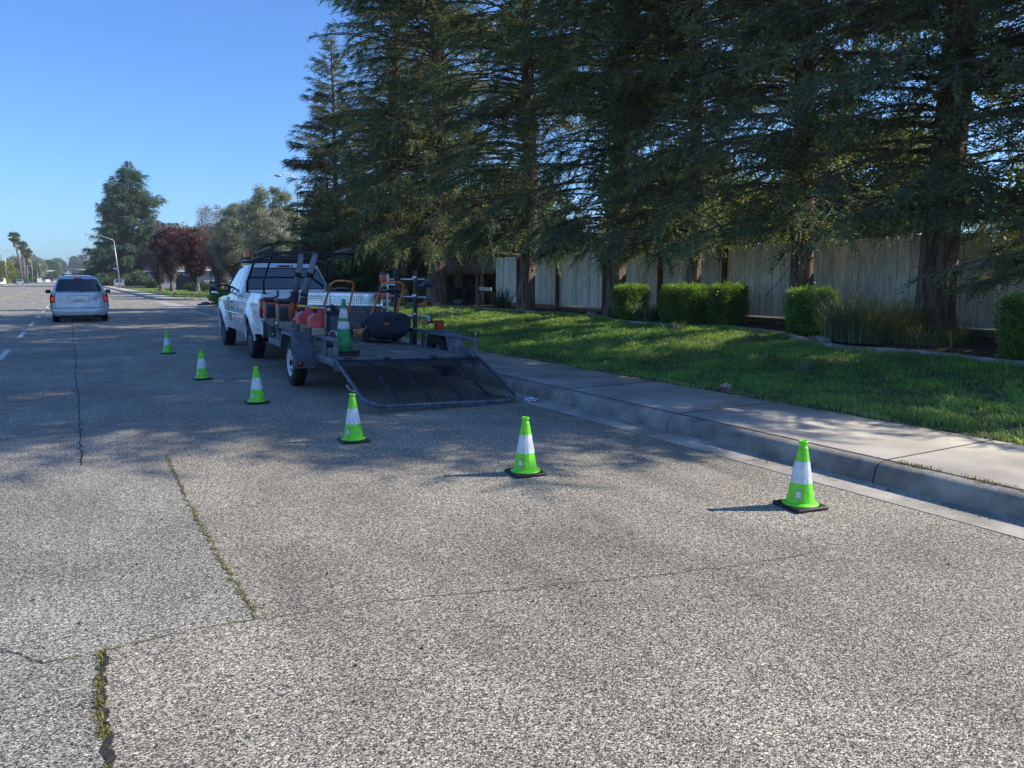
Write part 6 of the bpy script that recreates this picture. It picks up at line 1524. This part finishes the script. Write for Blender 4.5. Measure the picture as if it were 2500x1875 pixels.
# rear glass and details
quad_panel([(-.885, 1.15), (.885, 1.15), (.975, 1.61), (-.975, 1.61)], lambda u, z: vrear(u * .985, z, .008), 'glass', 16, 8).build('rear_window', VN)
wp = MB().tube([vrear(.12, 1.17, .03), vrear(.42, 1.19, .035), vrear(.72, 1.165, .03)], .008, 'black', 6); wp.box(vrear(.1, 1.175, .03), (.07, .04, .05), 'black', bev=.01); wp.build('wiper', VN)
for s in (-1, 1):
    tl = quad_panel([(s * .835, .735), (s * 1.0, .76), (s * 1.0, 1.06), (s * .845, 1.085)], lambda u, z: tuple(Vector(vrear(u, z, .012)) + Vector((0, 0, 0))), 'redlens', 6, 8).build('taillight', VN)
    P = [[(s * (float(vhw(z)) + .006), y, z) for y in (.25, .32, .4, .46)] for z in (.78, .9, 1.0, 1.07)]; MB().grid(P, 'redlens').build('side_lens', tl)
    quad_panel([(s * .87, .80), (s * .965, .81), (s * .965, .95), (s * .875, .96)], lambda u, z: vrear(u, z, .02), 'redlit', 4, 4).build('brake_lens', tl)
    quad_panel([(s * .855, 1.0), (s * .93, 1.0), (s * .93, 1.05), (s * .86, 1.05)], lambda u, z: vrear(u, z, .02), 'whitelens', 3, 3).build('reverse_lens', tl)
cb_ = MB().box((0, .385, 1.645), (.24, .05, .045), 'redlens', bev=.012, rx=R(35)); o = cb_.build('high_brake_light', VN); MB().box((0, .362, 1.65), (.13, .02, .03), 'redlit', bev=.006, rx=R(35)).build('brake_lens', o)
lp_ = MB(); lp_.grid([[vrear(u, z, .004) for u in np.linspace(-.40, .33, 8)] for z in (.995, 1.015, 1.03)], 'vanpaint')
pts = [vrear(u, z, .01) for u, z in ((-.43, 1.0), (-.38, .80), (-.34, .78), (.30, .78), (.34, .80), (.36, 1.0), (-.43, 1.0))]
lp_.tube(pts, .012, 'vanpaint', 6, caps=False); rec = lp_.build('plate_recess', VN)
q = [vrear(u, z, .003) for u, z in ((-.42, .995), (-.375, .8), (.335, .8), (.355, .995))]
MB().add(q, [(0, 1, 2, 3)], 'silver').build('recess_panel', rec)
pt_ = MB().box((-.02, vrear(0, .82)[1] - .012, .83), (.31, .008, .155), 'plate', bev=.003); plo = pt_.build('licence_plate', VN)
cv = bpy.data.curves.new('plate_text', 'FONT'); cv.body = '5DDT748'; cv.size = .082; cv.align_x = 'CENTER'; cv.extrude = .001; cv.space_character = 1.0
to = bpy.data.objects.new('tmp', cv); C.objects.link(to); to.rotation_euler = (R(90), 0, 0); to.location = (-.02, vrear(0, .82)[1] - .0185, .79)
bpy.context.view_layer.update(); dg = bpy.context.evaluated_depsgraph_get(); tme = bpy.data.meshes.new_from_object(to.evaluated_get(dg)); tme.transform(to.matrix_world); bpy.data.objects.remove(to); tme.materials.clear(); tme.materials.append(M['platetext'])
link('plate_number', tme, plo)
cr_ = MB().tube([vrear(u, .545, .012) for u in np.linspace(-.9, .9, 14)], .006, 'black', 5); cr_.tube([vrear(u, 1.125, .006) for u in np.linspace(-.8, .8, 12)], .005, 'black', 5)
for s in (-1, 1): cr_.tube([vrear(s * .835, z, .005) for z in np.linspace(.56, 1.12, 10)], .004, 'black', 5)
cr_.build('tailgate_gaps', VN)
bdg = MB(); 
for k in range(7): bdg.box((-.66 + k * .022, vrear(-.66, .89)[1] - .008, .885), (.014, .006, .03 if k % 2 else .022), 'steel')
bdg.box((-.55, vrear(-.6, .815)[1] - .008, .82), (.2, .005, .015), 'steel'); 
for k in range(12): bdg.box((-.2 + k * .035, vrear(0, 1.1)[1] - .008, 1.095), (.022, .006, .02), 'steel')
bdg.build('badges', VN)
bl = MB().box((0, .10, .40), (1.3, .03, .02), 'silver'); bl.box((0, .2, .23), (1.3, .3, .1), 'black', bev=.03); bl.tube([(.2, .02, .24), (.4, .05, .2), (.55, .2, .22)], .03, 'blackmetal', 8); bl.box((0, 2.4, .32), (1.6, 4.4, .12), 'black'); bl.box((0, 2.4, .5), (1.5, 4.2, .3), 'black'); bl.build('underbody', VN)
for s in (-1, 1):
    quad_panel([(.5, 1.16), (2.9, 1.13), (2.6, 1.6), (.8, 1.6)], lambda y, z: (s * (float(vhw(z)) + .006), y, z), 'glass', 8, 5).build('side_window', VN)
    mv = MB().box((s * 1.06, 3.0, 1.12), (.19, .12, .14), 'black', bev=.04); mv.box((s * .95, 3.02, 1.08), (.12, .06, .05), 'black'); mv.build('mirror', VN)
    rr3 = MB().tube([(s * .50, .8, 1.75), (s * .505, 1.0, 1.785), (s * .505, 2.6, 1.785), (s * .50, 2.8, 1.76)], .016, 'black', 6); rr3.build('roof_rail', VN)
rb3 = MB()
for y in (1.0, 2.2): rb3.tube([(-.5, y, 1.79), (0, y, 1.81), (.5, y, 1.79)], .014, 'black', 6)
rb3.build('roof_rack_bar', VN)
for (y, s) in ((.95, -1), (.95, 1), (4.0, -1), (4.0, 1)): wheel(VN, s * .815, y, .33, .215, s, 'silver', 7)

# ---- small distant vehicles
def car(label, x, y, rz, L_=4.5, W=1.85, H=1.65, paint='whitecar', rearlights=True, kind='suv', cat='car', name='distant_car'):
    t = thing(name, label, cat, (x, y, 0), R(rz))
    hw = W / 2; b = MB(); st_ = []
    prof = {'suv': [(0, .45), (.02, 1.0), (.12, 1.05), (.3, H), (.62 * L_, H), (.76 * L_, 1.08), (.97 * L_, .95), (L_, .5), (L_, .32), (0, .32)],
            'sedan': [(0, .45), (.02, .95), (.16 * L_, 1.0), (.3 * L_, H), (.55 * L_, H), (.72 * L_, 1.0), (.97 * L_, .85), (L_, .5), (L_, .3), (0, .3)],
            'van': [(0, .4), (0, H), (.1, H + .05), (.8 * L_, H), (.9 * L_, 1.2), (L_, 1.0), (L_, .35), (0, .35)]}[kind]
    n = len(prof); rows_c = []
    for (u, ins) in ((-1, .06), (-.97, .0), (.97, 0), (1, .06)):
        rows_c.append([(u * hw * (1 - .17 * max(0, (z - 1.0) / .7)), y_ + (ins if y_ < L_ / 2 else -ins), z - (ins * .5 if z > 1 else 0)) for y_, z in prof] )
    P = [r + [r[0]] for r in rows_c]; b.grid(P, paint, smooth=False); b.add(rows_c[0], [tuple(range(n))], paint); b.add(rows_c[-1], [tuple(range(n))], paint); b.build('body', t)
    if kind != 'van':
        MB().add([(-hw * .78, .045, 1.08), (hw * .78, .045, 1.08), (hw * .7, .2, H - .1), (-hw * .7, .2, H - .1)], [(0, 1, 2, 3)], 'glass').build('rear_window', t) if kind == 'suv' else MB().add([(-hw * .75, .16 * L_ - .02, 1.03), (hw * .75, .16 * L_ - .02, 1.03), (hw * .65, .29 * L_ - .03, H - .06), (-hw * .65, .29 * L_ - .03, H - .06)], [(0, 1, 2, 3)], 'glass').build('rear_window', t)
    for s in (-1, 1):
        MB().box((s * hw * .88, -.01, .85), (.16, .05, .22), 'redlens').build('taillight', t)
        MB().add([(s * (hw + .004) * .985, .22 * L_, 1.08), (s * (hw + .004) * .985, .66 * L_, 1.08), (s * hw * .9, .6 * L_, H - .12), (s * hw * .9, .26 * L_, H - .12)], [(0, 1, 2, 3)], 'glass').build('side_window', t)
        for yy in (.19 * L_, .8 * L_): MB().lathe([(.2, -.1), (.32, -.1), (.33, 0), (.32, .1), (.2, .1), (.001, .1)] if s > 0 else [(.001, -.1), (.2, -.1), (.32, -.1), (.33, 0), (.32, .1), (.2, .1)], 'tyre', 18, c=(s * (hw - .12), yy, .33), axis='x').build('wheel', t)
    return t
car('silver SUV driving in the far left lane beneath the palms', -14.7, 290, 1.0, paint='silver')
car('white van parked off the road at the left edge, windscreen toward us', -16.9, 256, 152, 5.0, 1.95, 1.95, kind='van')
for i, (x, y, k, p, lab) in enumerate(((-9.5, 395, 'suv', 'whitecar', 'distant white SUV on the left before the junction'), (-12.0, 372, 'van', 'whitecar', 'distant white van parked past the palms'), (-7.2, 430, 'sedan', 'whitecar', 'distant white car in the middle of the road'),
        (-3.0, 440, 'van', 'whitecar', 'distant white box van just left of the minivan roof'), (-10.8, 440, 'sedan', 'silver', 'distant silver car on the far left of the junction'), (-6.0, 480, 'suv', 'whitecar', 'farthest white car at the junction'),
        (8.2, 178, 'sedan', 'silver', 'silver car parked beyond the leaning street lamp'))):
    car(lab, x, y, (180, 0, 0, 0, 90, 180, 0)[i], paint=p, kind=k, H=2.0 if k == 'van' else 1.55)

# ================================================================== SMALL THINGS
# crumpled wrapper on the lawn edge and crushed foil in the gutter
def crumple(name, label, cat, loc, s, m, m2, seed, flat=.5):
    bm = bmesh.new(); bmesh.ops.create_icosphere(bm, subdivisions=3, radius=1.0); r_ = random.Random(seed)
    off = {}
    for v in bm.verts:
        k = 1 + .45 * math.sin(v.co.x * 5 + seed) * math.cos(v.co.y * 6 + 1) + r_.uniform(-.22, .22); v.co *= k; v.co.x *= s[0]; v.co.y *= s[1]; v.co.z = v.co.z * s[2] + s[2] * .8
    me = bpy.data.meshes.new(name); bm.to_mesh(me); bm.free(); me.materials.append(M[m]); me.materials.append(M[m2])
    for p in me.polygons: p.material_index = 1 if (p.center.x < 0 and p.center.z < s[2] * .9) else 0
    return tag(link(name, me, loc=loc), label, cat)
crumple('paper_wrapper', 'crumpled beige and pink paper wrapper at the edge of the grass', 'litter', (7.32, 7.28, .175), (.075, .055, .042), 'paper', 'pink', 4)
crumple('crushed_can', 'crushed shiny foil wrapper in the gutter beside the ramp corner', 'litter', (5.16, 8.62, .002), (.075, .05, .028), 'foil', 'foil', 8)
# sticks and stakes leaning by the fence
def stick(name, label, cat, pts, r, m):
    return tag(MB().tube([Vector(p) for p in catmull([Vector(p) for p in pts], 4)], r, m, 6).build(name), label, cat)
stick('bare_branch', 'long pale bare branch leaning on the fence between the wide hedge and the square hedge', 'branch', [(12.9, 10.55, .52), (13.1, 10.65, 1.0), (13.35, 10.85, 1.45), (13.5, 10.95, 1.9)], .012, 'palewood')
stick('bare_branch', 'thin dark stick leaning against the fence behind the dark round bush', 'branch', [(13.0, 11.9, 1.2), (13.2, 11.65, 1.6), (13.35, 11.5, 1.95)], .008, 'blackmetal')
stick('thin_twig', 'thin forked twig crossing the fence boards above the pale branch', 'twig', [(13.2, 10.3, 1.35), (13.3, 10.45, 1.38), (13.4, 10.62, 1.36)], .006, 'twig')
t = thing('metal_stake', 'short pale metal stake standing in front of the trunk behind the square hedge', 'stake', (12.35, 10.15, .5)); MB().tube([(0, 0, 0), (0, 0, .95)], .012, 'galv', 8).build('pole', t)
# rocks in the bed
def rock(label, x, y, s, seed):
    bm = bmesh.new(); bmesh.ops.create_icosphere(bm, subdivisions=2, radius=1); r_ = random.Random(seed)
    for v in bm.verts: v.co *= r_.uniform(.82, 1.12); v.co.x *= s; v.co.y *= s * 1.25; v.co.z *= s * .6
    me = bpy.data.meshes.new('rock'); bm.to_mesh(me); bm.free(); me.materials.append(M['rock']); tag(link('rock', me, loc=(x, y, lawn_z(x, y) + .05)), label, 'rock')
rock('pale rock at the foot of the shaggy grass patch, beside the square hedge', 10.95, 8.7, .15, 5)
rock('grey rock under the leftmost square hedge', 12.3, 17.2, .14, 6)
rock('small grey rock at the base of the fence left of the leftmost hedge', 12.9, 18.2, .16, 7)
rock('low brown rock in the bed beside the right hedge', 11.9, 5.9, .22, 8)
rock('broad flat stone at the foot of the last redwood by the potted plant', 12.2, 27.3, .24, 9)
# weedy sprigs standing up along the lawn edge of the bed
for i, (x, y, h, lab) in enumerate(((10.6, 9.9, .32, 'pale grass tuft sticking up behind the kerb edging near the square hedge'), (10.9, 12.2, .28, 'pale grass tuft in front of the wide hedge'), (8.9, 7.4, .22, 'bright yellow-green weed in the sunny lawn patch'), (10.4, 14.6, .25, 'grass tuft in front of the leftmost hedge'))):
    strap('weed_tuft', lab, 'weed', x, y, 700 + i, 60, .22, h * .5, h, .012, .6, cols=(.4, 1))

# ================================================================== AIR
hz = MB().box((0, 500, 14.8), (1780, 1580, 32), 'paper')
hzo = hz.build('haze'); hm = bpy.data.materials.new('thin_haze'); hm.use_nodes = True; hn = hm.node_tree; hn.nodes.clear()
pv = hn.nodes.new('ShaderNodeVolumePrincipled'); pv.inputs['Density'].default_value = .00028; pv.inputs['Color'].default_value = (.82, .9, 1, 1); pv.inputs['Anisotropy'].default_value = .2
ho = hn.nodes.new('ShaderNodeOutputMaterial'); hn.links.new(pv.outputs[0], ho.inputs['Volume'])
hzo.data.materials.clear(); hzo.data.materials.append(hm); hzo['kind'] = 'stuff'; hzo['label'] = 'thin pale haze filling the air down the road'
